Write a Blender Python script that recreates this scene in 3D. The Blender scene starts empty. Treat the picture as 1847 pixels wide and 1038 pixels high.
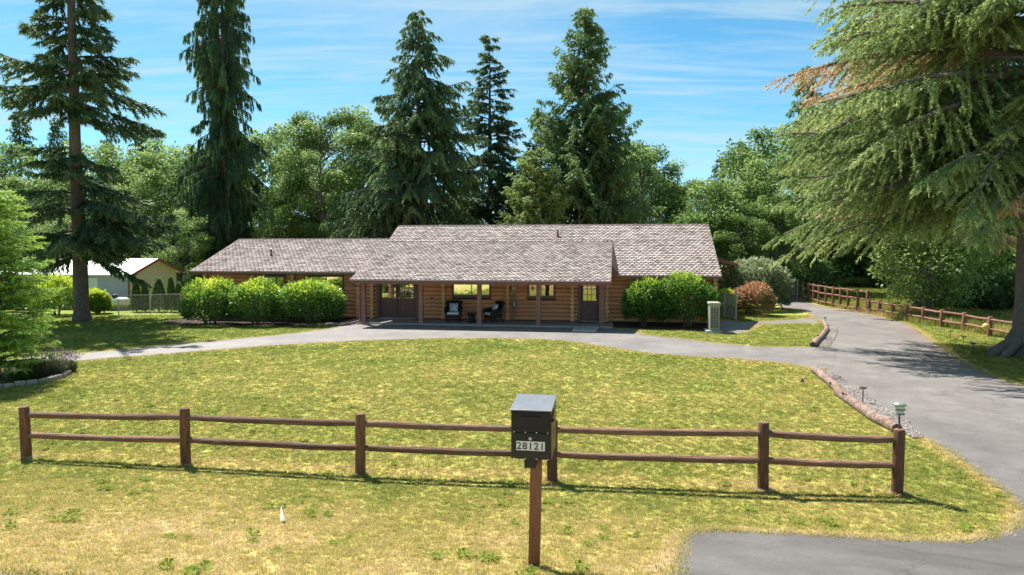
import bpy, bmesh, math, random
import numpy as np
from mathutils import Vector, Matrix
from mathutils.geometry import delaunay_2d_cdt

# ---------------------------------------------------------------- camera, sky, sun, exposure
SC = bpy.context.scene
COL = SC.collection
CAM_H, PITCH, F, CX, CY = 3.653, 0.0552, 1231.0, 923.5, 519.0
cam = bpy.data.cameras.new('camera')
cam.sensor_width = 36.0
cam.lens = 36.0 * F / 1847.0
cam.clip_end = 2000
cam_o = bpy.data.objects.new('camera', cam)
cam_o.location = (0, 0, CAM_H)
cam_o.rotation_euler = (math.pi / 2 - PITCH, 0, 0)
COL.objects.link(cam_o)
SC.camera = cam_o

SUN = Vector((-0.38, 0.50, 1.0)).normalized()
SUN_EL = math.asin(SUN.z)
SUN_AZ = math.atan2(SUN.x, SUN.y)
world = bpy.data.worlds.new('World')
SC.world = world
world.use_nodes = True
SKY_STRENGTH = 0.10
EXPOSURE = 1.45


def build_world():
    nt = world.node_tree
    nt.nodes.clear()
    N, Lk = nt.nodes.new, nt.links.new
    out = N('ShaderNodeOutputWorld')
    bg = N('ShaderNodeBackground')
    bg.inputs['Strength'].default_value = SKY_STRENGTH
    sky = N('ShaderNodeTexSky')
    sky.sky_type = 'NISHITA'
    sky.sun_disc = False
    sky.sun_elevation = SUN_EL
    sky.sun_rotation = SUN_AZ
    sky.altitude = 3000
    sky.air_density = 1.0
    sky.dust_density = 0.0
    sky.ozone_density = 4.0
    tc = N('ShaderNodeTexCoord')
    sep = N('ShaderNodeSeparateXYZ')
    Lk(tc.outputs['Generated'], sep.inputs[0])
    add = N('ShaderNodeMath'); add.operation = 'ADD'; add.inputs[1].default_value = 0.12
    mx = N('ShaderNodeMath'); mx.operation = 'MAXIMUM'; mx.inputs[1].default_value = 0.02
    Lk(sep.outputs['Z'], mx.inputs[0]); Lk(mx.outputs[0], add.inputs[0])
    dx = N('ShaderNodeMath'); dx.operation = 'DIVIDE'
    dy = N('ShaderNodeMath'); dy.operation = 'DIVIDE'
    Lk(sep.outputs['X'], dx.inputs[0]); Lk(add.outputs[0], dx.inputs[1])
    Lk(sep.outputs['Y'], dy.inputs[0]); Lk(add.outputs[0], dy.inputs[1])
    cmb = N('ShaderNodeCombineXYZ')
    Lk(dx.outputs[0], cmb.inputs[0]); Lk(dy.outputs[0], cmb.inputs[1])
    mp = N('ShaderNodeMapping')
    mp.inputs['Rotation'].default_value = (0, 0, math.radians(24))
    mp.inputs['Scale'].default_value = (0.36, 1.25, 1)
    Lk(cmb.outputs[0], mp.inputs[0])
    n1 = N('ShaderNodeTexNoise')
    n1.inputs['Scale'].default_value = 1.5
    n1.inputs['Detail'].default_value = 9
    n1.inputs['Roughness'].default_value = 0.58
    n1.inputs['Distortion'].default_value = 0.55
    Lk(mp.outputs[0], n1.inputs[0])
    r1 = N('ShaderNodeValToRGB')
    r1.color_ramp.elements[0].position = 0.40
    r1.color_ramp.elements[0].color = (0, 0, 0, 1)
    r1.color_ramp.elements[1].position = 0.76
    r1.color_ramp.elements[1].color = (1, 1, 1, 1)
    Lk(n1.outputs['Fac'], r1.inputs[0])
    mp2 = N('ShaderNodeMapping')
    mp2.inputs['Rotation'].default_value = (0, 0, math.radians(8))
    mp2.inputs['Scale'].default_value = (0.5, 3.2, 1)
    mp2.inputs['Location'].default_value = (3.1, 1.7, 0)
    Lk(cmb.outputs[0], mp2.inputs[0])
    n2 = N('ShaderNodeTexNoise')
    n2.inputs['Scale'].default_value = 2.2
    n2.inputs['Detail'].default_value = 8
    n2.inputs['Roughness'].default_value = 0.6
    n2.inputs['Distortion'].default_value = 0.9
    Lk(mp2.outputs[0], n2.inputs[0])
    r2 = N('ShaderNodeValToRGB')
    r2.color_ramp.elements[0].position = 0.46
    r2.color_ramp.elements[0].color = (0, 0, 0, 1)
    r2.color_ramp.elements[1].position = 0.85
    r2.color_ramp.elements[1].color = (1, 1, 1, 1)
    Lk(n2.outputs['Fac'], r2.inputs[0])
    m = N('ShaderNodeMath'); m.operation = 'MULTIPLY_ADD'
    m.inputs[1].default_value = 0.70
    Lk(r1.outputs[0], m.inputs[0])
    m0 = N('ShaderNodeMath'); m0.operation = 'MULTIPLY'; m0.inputs[1].default_value = 0.72
    Lk(r2.outputs[0], m0.inputs[0]); Lk(m0.outputs[0], m.inputs[2])
    m2 = N('ShaderNodeMath'); m2.operation = 'MINIMUM'; m2.inputs[1].default_value = 0.85
    Lk(m.outputs[0], m2.inputs[0])
    hsv = N('ShaderNodeHueSaturation')
    hsv.inputs['Hue'].default_value = 0.474
    hsv.inputs['Saturation'].default_value = 1.15
    hsv.inputs['Value'].default_value = 0.70
    Lk(sky.outputs[0], hsv.inputs['Color'])
    mix = N('ShaderNodeMix'); mix.data_type = 'RGBA'
    Lk(m2.outputs[0], mix.inputs['Factor'])
    Lk(hsv.outputs[0], mix.inputs['A'])
    mix.inputs['B'].default_value = (2.35, 3.05, 3.4, 1)
    Lk(mix.outputs['Result'], bg.inputs['Color'])
    Lk(bg.outputs[0], out.inputs[0])


build_world()
sun = bpy.data.lights.new('sun', 'SUN')
sun.energy = 4.0
sun.angle = math.radians(0.5)
sun.color = (1.0, 0.95, 0.86)
sun_o = bpy.data.objects.new('sun', sun)
sun_o.rotation_euler = SUN.to_track_quat('Z', 'Y').to_euler()
COL.objects.link(sun_o)
SC.view_settings.view_transform = 'Standard'
SC.view_settings.look = 'None'
SC.view_settings.exposure = EXPOSURE
SC.view_settings.gamma = 1.0
SC.view_settings.use_curve_mapping = False
SC.cycles.max_bounces = 7
SC.cycles.diffuse_bounces = 4
SC.cycles.glossy_bounces = 3
SC.cycles.transmission_bounces = 4
SC.cycles.transparent_max_bounces = 8

# ---------------------------------------------------------------- places
TH, OX, OY = 0.1557, -0.7817, 32.3488       # house frame: origin at the porch posts, turned clockwise
CT, ST = math.cos(TH), math.sin(TH)


def HW(u, v, z=0.0):
    return Vector((OX + u * CT + v * ST, OY - u * ST + v * CT, z))


def terrain(x, y):
    s = np.asarray(x) * ST + np.asarray(y) * CT
    t = np.clip((10.2 - s) / 4.05, 0, 1.5)
    return 0.71 * t ** 1.4


def ray(px, py):
    c, s = math.cos(PITCH), math.sin(PITCH)
    X, Y = px - CX, py - CY
    return Vector((X, F * c - Y * s, -F * s - Y * c))


def G(px, py):
    """the place on the ground seen at a pixel of the photograph"""
    d = ray(px, py)
    t = CAM_H / -d.z
    lo, hi = 0.0, t
    for _ in range(40):
        m = (lo + hi) / 2
        q = d * m
        if CAM_H + q.z > float(terrain(q.x, q.y)):
            lo = m
        else:
            hi = m
    q = d * lo
    return Vector((q.x, q.y, float(terrain(q.x, q.y))))


def at(px, py, Y):
    d = ray(px, py)
    q = d * (Y / d.y)
    return Vector((q.x, Y, CAM_H + q.z))


# ---------------------------------------------------------------- materials
MATS = {}


def lin(c):
    return tuple(((v / 255.0) / 12.92 if v / 255.0 <= 0.04045 else ((v / 255.0 + 0.055) / 1.055) ** 2.4) for v in c) + (1,)


def material(name):
    m = bpy.data.materials.new(name)
    m.use_nodes = True
    nt = m.node_tree
    b = nt.nodes['Principled BSDF']
    MATS[name] = m
    return m, nt, b


def simple(name, col, rough=0.6, var=0.25, scale=8.0, stretch=(1, 1, 1), bump=0.0, bscale=60.0, metal=0.0, spec=0.4, fine=0.0, coords='Object', patch=None):
    """base colour varied by two noises, with optional relief"""
    m, nt, b = material(name)
    N, Lk = nt.nodes.new, nt.links.new
    tc = N('ShaderNodeTexCoord')
    mp = N('ShaderNodeMapping')
    mp.inputs['Scale'].default_value = stretch
    Lk(tc.outputs[coords], mp.inputs[0])
    oi = N('ShaderNodeObjectInfo')
    add = N('ShaderNodeVectorMath'); add.operation = 'ADD'
    sc = N('ShaderNodeVectorMath'); sc.operation = 'SCALE'
    cm = N('ShaderNodeCombineXYZ')
    for i in range(3):
        Lk(oi.outputs['Random'], cm.inputs[i])
    Lk(cm.outputs[0], sc.inputs[0]); sc.inputs['Scale'].default_value = 37.0
    Lk(mp.outputs[0], add.inputs[0]); Lk(sc.outputs[0], add.inputs[1])
    n = N('ShaderNodeTexNoise')
    n.inputs['Scale'].default_value = scale
    n.inputs['Detail'].default_value = 6
    n.inputs['Roughness'].default_value = 0.65
    Lk(add.outputs[0], n.inputs[0])
    r = N('ShaderNodeMapRange')
    r.inputs[1].default_value = 0.25; r.inputs[2].default_value = 0.75
    r.inputs[3].default_value = 1 - var; r.inputs[4].default_value = 1 + var
    Lk(n.outputs['Fac'], r.inputs[0])
    r2 = N('ShaderNodeMapRange')
    r2.inputs[3].default_value = 1 - var * 0.5; r2.inputs[4].default_value = 1 + var * 0.5
    Lk(oi.outputs['Random'], r2.inputs[0])
    mu = N('ShaderNodeMath'); mu.operation = 'MULTIPLY'
    Lk(r.outputs[0], mu.inputs[0]); Lk(r2.outputs[0], mu.inputs[1])
    last = mu
    if fine:
        f = N('ShaderNodeTexNoise')
        f.inputs['Scale'].default_value = bscale
        f.inputs['Detail'].default_value = 3
        Lk(add.outputs[0], f.inputs[0])
        r3 = N('ShaderNodeMapRange')
        r3.inputs[1].default_value = 0.3; r3.inputs[2].default_value = 0.7
        r3.inputs[3].default_value = 1 - fine; r3.inputs[4].default_value = 1 + fine
        Lk(f.outputs['Fac'], r3.inputs[0])
        m3 = N('ShaderNodeMath'); m3.operation = 'MULTIPLY'
        Lk(mu.outputs[0], m3.inputs[0]); Lk(r3.outputs[0], m3.inputs[1])
        last = m3
    vm = N('ShaderNodeVectorMath'); vm.operation = 'SCALE'
    vm.inputs[0].default_value = col[:3]
    Lk(last.outputs[0], vm.inputs['Scale'])
    if patch:
        pn = N('ShaderNodeTexNoise')
        pn.inputs['Scale'].default_value = patch[1]
        pn.inputs['Detail'].default_value = 6
        pn.inputs['Roughness'].default_value = 0.75
        Lk(add.outputs[0], pn.inputs[0])
        pm = N('ShaderNodeMapRange')
        pm.inputs[1].default_value = 0.46; pm.inputs[2].default_value = 0.68; pm.inputs[4].default_value = 0.75
        Lk(pn.outputs['Fac'], pm.inputs[0])
        px_ = N('ShaderNodeMix'); px_.data_type = 'RGBA'
        Lk(pm.outputs[0], px_.inputs['Factor']); Lk(vm.outputs[0], px_.inputs['A']); px_.inputs['B'].default_value = tuple(patch[0]) + (1,)
        Lk(px_.outputs['Result'], b.inputs['Base Color'])
    else:
        Lk(vm.outputs[0], b.inputs['Base Color'])
    b.inputs['Roughness'].default_value = rough
    b.inputs['Metallic'].default_value = metal
    b.inputs['Specular IOR Level'].default_value = spec
    if bump:
        bn = N('ShaderNodeTexNoise')
        bn.inputs['Scale'].default_value = bscale
        bn.inputs['Detail'].default_value = 4
        Lk(add.outputs[0], bn.inputs[0])
        bp = N('ShaderNodeBump')
        bp.inputs['Strength'].default_value = bump
        bp.inputs['Distance'].default_value = 0.02
        Lk(bn.outputs['Fac'], bp.inputs['Height'])
        Lk(bp.outputs[0], b.inputs['Normal'])
    return m


def leaf_material(name, stops, trans=0.35, rough=0.55, spec=0.25):
    """stops: (position, linear rgb) along the 'tint' attribute of each leaf"""
    m, nt, b = material(name)
    N, Lk = nt.nodes.new, nt.links.new
    a = N('ShaderNodeAttribute'); a.attribute_name = 'tint'
    r = N('ShaderNodeValToRGB')
    cr = r.color_ramp
    while len(cr.elements) < len(stops):
        cr.elements.new(0.5)
    for e, (p, c) in zip(cr.elements, stops):
        e.position = p
        e.color = tuple(c) + (1,)
    Lk(a.outputs['Fac'], r.inputs[0])
    b.inputs['Roughness'].default_value = rough
    b.inputs['Specular IOR Level'].default_value = spec
    Lk(r.outputs[0], b.inputs['Base Color'])
    t = N('ShaderNodeBsdfTranslucent')
    h = N('ShaderNodeHueSaturation')
    h.inputs['Hue'].default_value = 0.492
    h.inputs['Saturation'].default_value = 1.0
    h.inputs['Value'].default_value = 1.3
    Lk(r.outputs[0], h.inputs['Color'])
    Lk(h.outputs[0], t.inputs['Color'])
    mx = N('ShaderNodeMixShader')
    mx.inputs[0].default_value = trans
    Lk(b.outputs[0], mx.inputs[1]); Lk(t.outputs[0], mx.inputs[2])
    Lk(mx.outputs[0], nt.nodes['Material Output'].inputs['Surface'])
    return m


def grass_color(nt, dry_socket, extra=None):
    """turf colour: living green, yellowing and straw, mixed by patches in world space"""
    N, Lk = nt.nodes.new, nt.links.new
    geo = N('ShaderNodeNewGeometry')

    def noise(scale, detail=4, rough=0.6):
        n = N('ShaderNodeTexNoise')
        n.inputs['Scale'].default_value = scale
        n.inputs['Detail'].default_value = detail
        n.inputs['Roughness'].default_value = rough
        Lk(geo.outputs['Position'], n.inputs[0])
        return n.outputs['Fac']

    def madd(x, k, y):
        m = N('ShaderNodeMath'); m.operation = 'MULTIPLY_ADD'
        Lk(x, m.inputs[0]); m.inputs[1].default_value = k
        if isinstance(y, float):
            m.inputs[2].default_value = y
        else:
            Lk(y, m.inputs[2])
        return m.outputs[0]
    f = madd(noise(0.33, 4), 0.75, -0.375)
    f = madd(noise(1.4, 4, 0.6), 0.58, madd(f, 1.0, -0.29))
    f = madd(noise(22.0, 2), 0.30, madd(f, 1.0, -0.15))
    m = N('ShaderNodeMath'); m.operation = 'ADD'
    Lk(f, m.inputs[0]); Lk(dry_socket, m.inputs[1])
    f = m.outputs[0]
    if extra is not None:
        f = madd(extra, 0.62, madd(f, 1.0, -0.31))
    r = N('ShaderNodeValToRGB')
    cr = r.color_ramp
    cols = [(0.0, (0.125, 0.190, 0.030)), (0.30, (0.265, 0.285, 0.062)), (0.54, (0.42, 0.365, 0.110)), (0.80, (0.55, 0.42, 0.185)), (1.0, (0.64, 0.53, 0.33))]
    while len(cr.elements) < len(cols):
        cr.elements.new(0.5)
    for e, (p, c) in zip(cr.elements, cols):
        e.position = p
        e.color = c + (1,)
    Lk(f, r.inputs[0])
    return r.outputs[0]


def make_materials():
    # turf sheet
    m, nt, b = material('turf')
    a = nt.nodes.new('ShaderNodeAttribute'); a.attribute_name = 'dry'
    c = grass_color(nt, a.outputs['Fac'])
    nt.links.new(c, b.inputs['Base Color'])
    b.inputs['Roughness'].default_value = 0.95
    b.inputs['Specular IOR Level'].default_value = 0.1
    n = nt.nodes.new('ShaderNodeTexNoise')
    g = nt.nodes.new('ShaderNodeNewGeometry')
    n.inputs['Scale'].default_value = 28; n.inputs['Detail'].default_value = 6
    nt.links.new(g.outputs['Position'], n.inputs[0])
    bp = nt.nodes.new('ShaderNodeBump')
    bp.inputs['Strength'].default_value = 0.7; bp.inputs['Distance'].default_value = 0.03
    nt.links.new(n.outputs['Fac'], bp.inputs['Height'])
    nt.links.new(bp.outputs[0], b.inputs['Normal'])
    # blades
    m, nt, b = material('grass_blade')
    a = nt.nodes.new('ShaderNodeAttribute'); a.attribute_name = 'dry'; a.attribute_type = 'INSTANCER'
    oi = nt.nodes.new('ShaderNodeObjectInfo')
    c = grass_color(nt, a.outputs['Fac'], oi.outputs['Random'])
    nt.links.new(c, b.inputs['Base Color'])
    b.inputs['Roughness'].default_value = 0.7
    b.inputs['Specular IOR Level'].default_value = 0.2
    t = nt.nodes.new('ShaderNodeBsdfTranslucent')
    nt.links.new(c, t.inputs['Color'])
    mx = nt.nodes.new('ShaderNodeMixShader'); mx.inputs[0].default_value = 0.5
    nt.links.new(b.outputs[0], mx.inputs[1]); nt.links.new(t.outputs[0], mx.inputs[2])
    nt.links.new(mx.outputs[0], nt.nodes['Material Output'].inputs['Surface'])
    # asphalt
    m, nt, b = material('asphalt')
    N, Lk = nt.nodes.new, nt.links.new
    g = N('ShaderNodeNewGeometry')

    def noise(scale, detail=5, rough=0.6, dist=0.0):
        q = N('ShaderNodeTexNoise')
        q.inputs['Scale'].default_value = scale
        q.inputs['Detail'].default_value = detail
        q.inputs['Roughness'].default_value = rough
        q.inputs['Distortion'].default_value = dist
        Lk(g.outputs['Position'], q.inputs[0])
        return q.outputs['Fac']
    r = N('ShaderNodeValToRGB')
    r.color_ramp.elements[0].position = 0.3; r.color_ramp.elements[0].color = (0.130, 0.117, 0.111, 1)
    r.color_ramp.elements[1].position = 0.72; r.color_ramp.elements[1].color = (0.235, 0.213, 0.203, 1)
    Lk(noise(0.5, 6, 0.65, 0.6), r.inputs[0])
    r2 = N('ShaderNodeValToRGB')
    r2.color_ramp.elements[0].position = 0.33; r2.color_ramp.elements[0].color = (0.62, 0.62, 0.62, 1)
    r2.color_ramp.elements[1].position = 0.68; r2.color_ramp.elements[1].color = (1.3, 1.3, 1.3, 1)
    Lk(noise(55, 4, 0.75), r2.inputs[0])
    mu = N('ShaderNodeMix'); mu.data_type = 'RGBA'; mu.blend_type = 'MULTIPLY'; mu.inputs['Factor'].default_value = 1
    Lk(r.outputs[0], mu.inputs['A']); Lk(r2.outputs[0], mu.inputs['B'])
    # hair cracks
    v = N('ShaderNodeTexVoronoi'); v.feature = 'DISTANCE_TO_EDGE'
    v.inputs['Scale'].default_value = 0.42
    wn = N('ShaderNodeTexNoise'); wn.inputs['Scale'].default_value = 1.3; wn.inputs['Detail'].default_value = 5
    Lk(g.outputs['Position'], wn.inputs[0])
    va = N('ShaderNodeVectorMath'); va.operation = 'MULTIPLY_ADD'
    va.inputs[1].default_value = (1.6, 1.6, 0); Lk(wn.outputs['Color'], va.inputs[0]); Lk(g.outputs['Position'], va.inputs[2])
    Lk(va.outputs[0], v.inputs[0])
    cr = N('ShaderNodeMapRange'); cr.inputs[1].default_value = 0.0; cr.inputs[2].default_value = 0.012
    cr.inputs[3].default_value = 0.72; cr.inputs[4].default_value = 1.0
    Lk(v.outputs['Distance'], cr.inputs[0])
    ms = N('ShaderNodeVectorMath'); ms.operation = 'SCALE'
    sn = N('ShaderNodeMapRange'); sn.inputs[1].default_value = 0.3; sn.inputs[2].default_value = 0.7
    sn.inputs[3].default_value = 0.80; sn.inputs[4].default_value = 1.14
    Lk(noise(1.9, 7, 0.72, 0.4), sn.inputs[0])
    sm = N('ShaderNodeMath'); sm.operation = 'MULTIPLY'
    Lk(sn.outputs[0], sm.inputs[0]); Lk(cr.outputs[0], sm.inputs[1])
    Lk(mu.outputs['Result'], ms.inputs[0]); Lk(sm.outputs[0], ms.inputs['Scale'])
    # fallen needles along the tree side
    at_ = N('ShaderNodeAttribute'); at_.attribute_name = 'litter'
    lm = N('ShaderNodeMath'); lm.operation = 'MULTIPLY_ADD'; lm.inputs[1].default_value = 2.2
    Lk(noise(9, 6, 0.75), lm.inputs[0]); lm.inputs[2].default_value = -0.85
    l2 = N('ShaderNodeMath'); l2.operation = 'MULTIPLY'; l2.use_clamp = True
    Lk(lm.outputs[0], l2.inputs[0]); Lk(at_.outputs['Fac'], l2.inputs[1])
    lx = N('ShaderNodeMix'); lx.data_type = 'RGBA'
    Lk(l2.outputs[0], lx.inputs['Factor']); Lk(ms.outputs[0], lx.inputs['A']); lx.inputs['B'].default_value = (0.27, 0.12, 0.06, 1)
    wa = N('ShaderNodeAttribute'); wa.attribute_name = 'painted_near_tone'  # near asphalt darkened in its colour to imitate HDR local tone
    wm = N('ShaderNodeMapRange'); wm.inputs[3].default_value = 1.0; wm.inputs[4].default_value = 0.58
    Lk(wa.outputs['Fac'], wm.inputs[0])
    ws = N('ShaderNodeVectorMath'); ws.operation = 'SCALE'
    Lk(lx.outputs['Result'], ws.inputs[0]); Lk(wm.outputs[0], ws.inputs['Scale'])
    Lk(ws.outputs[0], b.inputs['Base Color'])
    b.inputs['Roughness'].default_value = 0.62
    b.inputs['Specular IOR Level'].default_value = 0.5
    bp = N('ShaderNodeBump'); bp.inputs['Strength'].default_value = 0.5; bp.inputs['Distance'].default_value = 0.01
    Lk(noise(70, 3), bp.inputs['Height']); Lk(bp.outputs[0], b.inputs['Normal'])

    W = simple
    W('log_wood', (0.70, 0.325, 0.155), 0.55, 0.22, 3.0, (1.2, 14, 14), 0.25, 40)
    W('log_end_wood', (0.70, 0.40, 0.19), 0.6, 0.22, 9.0, (1, 1, 1), 0.2, 40)
    W('trim_brown', (0.18, 0.082, 0.064), 0.5, 0.15, 4)
    W('post_brown', (0.30, 0.13, 0.098), 0.5, 0.18, 4, (6, 6, 1))
    W('door_brown', (0.16, 0.075, 0.062), 0.45, 0.15, 6)
    W('fascia_red', (0.21, 0.07, 0.05), 0.5, 0.12, 3)
    W('drip_metal', (0.50, 0.46, 0.43), 0.4, 0.1, 5)
    W('core_dark', (0.045, 0.026, 0.016), 0.9, 0.2, 5)
    W('soffit', (0.42, 0.25, 0.14), 0.7, 0.2, 5)
    W('slab', (0.30, 0.26, 0.245), 0.85, 0.2, 2.5, fine=0.3, bump=0.4, bscale=70)
    W('soil', (0.045, 0.028, 0.018), 0.95, 0.35, 6, fine=0.4, bump=0.8, bscale=30)
    W('vent_metal', (0.15, 0.07, 0.055), 0.5, 0.1, 5)
    W('fence_post', (0.20, 0.088, 0.046), 0.8, 0.5, 3.0, (12, 12, 0.9), 0.9, 9, fine=0.5, patch=((0.085, 0.045, 0.028), 1.3))
    W('fence_rail', (0.20, 0.10, 0.064), 0.9, 0.6, 2.6, (0.7, 18, 18), 1.0, 9, fine=0.6, patch=((0.30, 0.215, 0.165), 1.5))
    W('side_fence', (0.21, 0.10, 0.062), 0.8, 0.3, 3, (4, 4, 4), 0.4, 30, fine=0.3)
    W('box_metal', (0.030, 0.028, 0.026), 0.33, 0.15, 5, metal=0.55, fine=0.12, bscale=90)
    W('lid_metal', (0.30, 0.30, 0.31), 0.34, 0.15, 5, metal=0.6, fine=0.1, bscale=60)  # reflected light put into the lid's colour, paler than the black box
    W('box_dark', (0.008, 0.008, 0.008), 0.5, 0.1, 5)
    W('chrome', (0.6, 0.58, 0.52), 0.25, 0.05, 5, metal=1.0)
    W('plate_white', (0.62, 0.60, 0.55), 0.5, 0.06, 5)
    W('digit_black', (0.012, 0.012, 0.012), 0.5, 0.05, 5)
    W('flag_red', (0.45, 0.05, 0.03), 0.5, 0.05, 5)
    W('mail_post', (0.24, 0.10, 0.048), 0.7, 0.3, 3, (12, 12, 1.0), 0.4, 30, fine=0.2)
    W('bark', (0.10, 0.072, 0.055), 0.95, 0.4, 3, (5, 5, 0.8), 1.0, 12, fine=0.4)
    W('bark_pale', (0.19, 0.155, 0.13), 0.95, 0.35, 3, (6, 6, 0.7), 1.0, 10, fine=0.45)
    W('bark_fir', (0.105, 0.087, 0.075), 0.95, 0.45, 3, (6, 6, 0.7), 1.0, 10, fine=0.45)
    W('bark_grey', (0.20, 0.185, 0.165), 0.9, 0.3, 4, (4, 4, 1), 0.5, 20)
    W('dead_log', (0.20, 0.125, 0.098), 0.9, 0.45, 4, (3, 3, 3), 1.0, 9, fine=0.6, patch=((0.38, 0.32, 0.28), 1.7))
    W('wicker', (0.016, 0.013, 0.012), 0.55, 0.4, 60, (1, 1, 1), 0.6, 130)
    W('cushion_cream', (0.62, 0.57, 0.47), 0.85, 0.08, 10)
    W('concrete_pale', (0.40, 0.39, 0.36), 0.85, 0.15, 4, fine=0.2)
    W('heat_pump', (0.33, 0.31, 0.255), 0.5, 0.06, 4)
    W('heat_dark', (0.035, 0.034, 0.033), 0.6, 0.1, 5)
    W('galvanised', (0.42, 0.43, 0.44), 0.45, 0.15, 6, metal=0.35)
    W('grey_slat', (0.25, 0.26, 0.28), 0.6, 0.15, 4)
    W('lamp_green', (0.20, 0.23, 0.20), 0.45, 0.12, 8)
    W('lamp_cream', (0.62, 0.58, 0.44), 0.4, 0.08, 8)
    W('lamp_pole', (0.14, 0.085, 0.06), 0.5, 0.15, 8)
    W('ramp_wood', (0.33, 0.30, 0.28), 0.8, 0.25, 4, (3, 3, 3))
    W('ramp_metal', (0.68, 0.68, 0.68), 0.45, 0.05, 4)
    W('shed_wall', (0.42, 0.45, 0.50), 0.7, 0.06, 3)
    W('shed_gable', (0.50, 0.47, 0.41), 0.7, 0.08, 3)
    W('shed_roof', (0.74, 0.73, 0.72), 0.45, 0.05, 3)
    W('shed_trim', (0.25, 0.085, 0.055), 0.6, 0.1, 3)
    W('tank_white', (0.72, 0.72, 0.70), 0.4, 0.06, 5)
    W('block', (0.30, 0.25, 0.22), 0.9, 0.3, 6, fine=0.3, bump=0.6, bscale=40)
    W('gravel', (0.21, 0.185, 0.165), 0.9, 0.45, 14, fine=0.4, bscale=40, coords='Object')
    W('stone', (0.25, 0.22, 0.20), 0.85, 0.5, 0.5, coords='Object')
    W('white_plastic', (0.80, 0.79, 0.77), 0.5, 0.03, 5)
    W('float_yellow', (0.55, 0.40, 0.13), 0.5, 0.12, 7)
    W('meter_tan', (0.42, 0.24, 0.11), 0.5, 0.1, 5)
    W('conduit', (0.34, 0.22, 0.15), 0.45, 0.1, 5)
    W('mat_tan', (0.30, 0.23, 0.17), 0.95, 0.2, 30)
    W('mat_dark', (0.06, 0.055, 0.05), 0.95, 0.2, 30)
    W('blind', (0.62, 0.58, 0.44), 0.8, 0.05, 3)
    W('room_dark', (0.05, 0.045, 0.035), 0.9, 0.2, 2)
    W('sash', (0.42, 0.39, 0.33), 0.5, 0.05, 4)
    W('copper', (0.40, 0.17, 0.11), 0.45, 0.1, 6)
    W('lavender_bloom', (0.23, 0.18, 0.25), 0.8, 0.2, 6)
    # glass: a coated, strongly reflecting pane over the dim room
    m, nt, b = material('window_glass')
    N, Lk = nt.nodes.new, nt.links.new
    gl = N('ShaderNodeBsdfGlossy'); gl.inputs['Roughness'].default_value = 0.015
    gl.inputs['Color'].default_value = (0.95, 0.97, 0.93, 1)
    tr = N('ShaderNodeBsdfTransparent'); tr.inputs['Color'].default_value = (0.80, 0.84, 0.80, 1)
    wv = N('ShaderNodeTexNoise'); wv.inputs['Scale'].default_value = 1.8
    tcw = N('ShaderNodeTexCoord'); Lk(tcw.outputs['Object'], wv.inputs[0])
    bw = N('ShaderNodeBump'); bw.inputs['Strength'].default_value = 0.03; bw.inputs['Distance'].default_value = 0.1
    Lk(wv.outputs['Fac'], bw.inputs['Height']); Lk(bw.outputs[0], gl.inputs['Normal'])
    mx = N('ShaderNodeMixShader'); mx.inputs[0].default_value = 0.55
    Lk(tr.outputs[0], mx.inputs[1]); Lk(gl.outputs[0], mx.inputs[2])
    Lk(mx.outputs[0], nt.nodes['Material Output'].inputs['Surface'])
    # shingles, one tone per tab
    m, nt, b = material('shingle')
    N, Lk = nt.nodes.new, nt.links.new
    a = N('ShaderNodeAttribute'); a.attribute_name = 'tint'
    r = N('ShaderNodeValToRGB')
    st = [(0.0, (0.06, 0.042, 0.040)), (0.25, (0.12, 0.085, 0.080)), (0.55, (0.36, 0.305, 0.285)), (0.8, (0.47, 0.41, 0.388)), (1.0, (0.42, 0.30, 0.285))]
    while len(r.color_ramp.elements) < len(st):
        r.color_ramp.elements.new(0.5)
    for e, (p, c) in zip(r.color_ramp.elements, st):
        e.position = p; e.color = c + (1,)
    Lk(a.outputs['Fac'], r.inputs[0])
    tc = N('ShaderNodeTexCoord')
    n = N('ShaderNodeTexNoise'); n.inputs['Scale'].default_value = 0.8; n.inputs['Detail'].default_value = 5
    Lk(tc.outputs['Object'], n.inputs[0])
    mr = N('ShaderNodeMapRange'); mr.inputs[1].default_value = 0.3; mr.inputs[2].default_value = 0.7
    mr.inputs[3].default_value = 0.86; mr.inputs[4].default_value = 1.14
    Lk(n.outputs['Fac'], mr.inputs[0])
    vs = N('ShaderNodeVectorMath'); vs.operation = 'SCALE'
    Lk(r.outputs[0], vs.inputs[0]); Lk(mr.outputs[0], vs.inputs['Scale'])
    Lk(vs.outputs[0], b.inputs['Base Color'])
    b.inputs['Roughness'].default_value = 0.9
    b.inputs['Specular IOR Level'].default_value = 0.2
    # printed cushion
    m, nt, b = material('pillow_print')
    N, Lk = nt.nodes.new, nt.links.new
    tc = N('ShaderNodeTexCoord')
    n = N('ShaderNodeTexNoise'); n.inputs['Scale'].default_value = 9; n.inputs['Detail'].default_value = 2; n.inputs['Distortion'].default_value = 1.6
    Lk(tc.outputs['Object'], n.inputs[0])
    r = N('ShaderNodeValToRGB')
    r.color_ramp.elements[0].position = 0.40; r.color_ramp.elements[0].color = (0.08, 0.12, 0.22, 1)
    r.color_ramp.elements[1].position = 0.47; r.color_ramp.elements[1].color = (0.66, 0.70, 0.76, 1)
    Lk(n.outputs['Fac'], r.inputs[0]); Lk(r.outputs[0], b.inputs['Base Color'])
    b.inputs['Roughness'].default_value = 0.9

    LM = leaf_material
    LM('needles_hemlock', [(0, (0.059, 0.107, 0.041)), (0.45, (0.156, 0.230, 0.080)), (0.8, (0.308, 0.389, 0.139)), (0.93, (0.401, 0.442, 0.204)), (1.0, (0.535, 0.282, 0.183))], 0.5)
    LM('needles_fir', [(0, (0.034, 0.079, 0.039)), (0.5, (0.099, 0.161, 0.070)), (1.0, (0.247, 0.304, 0.115))], 0.42)
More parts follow.
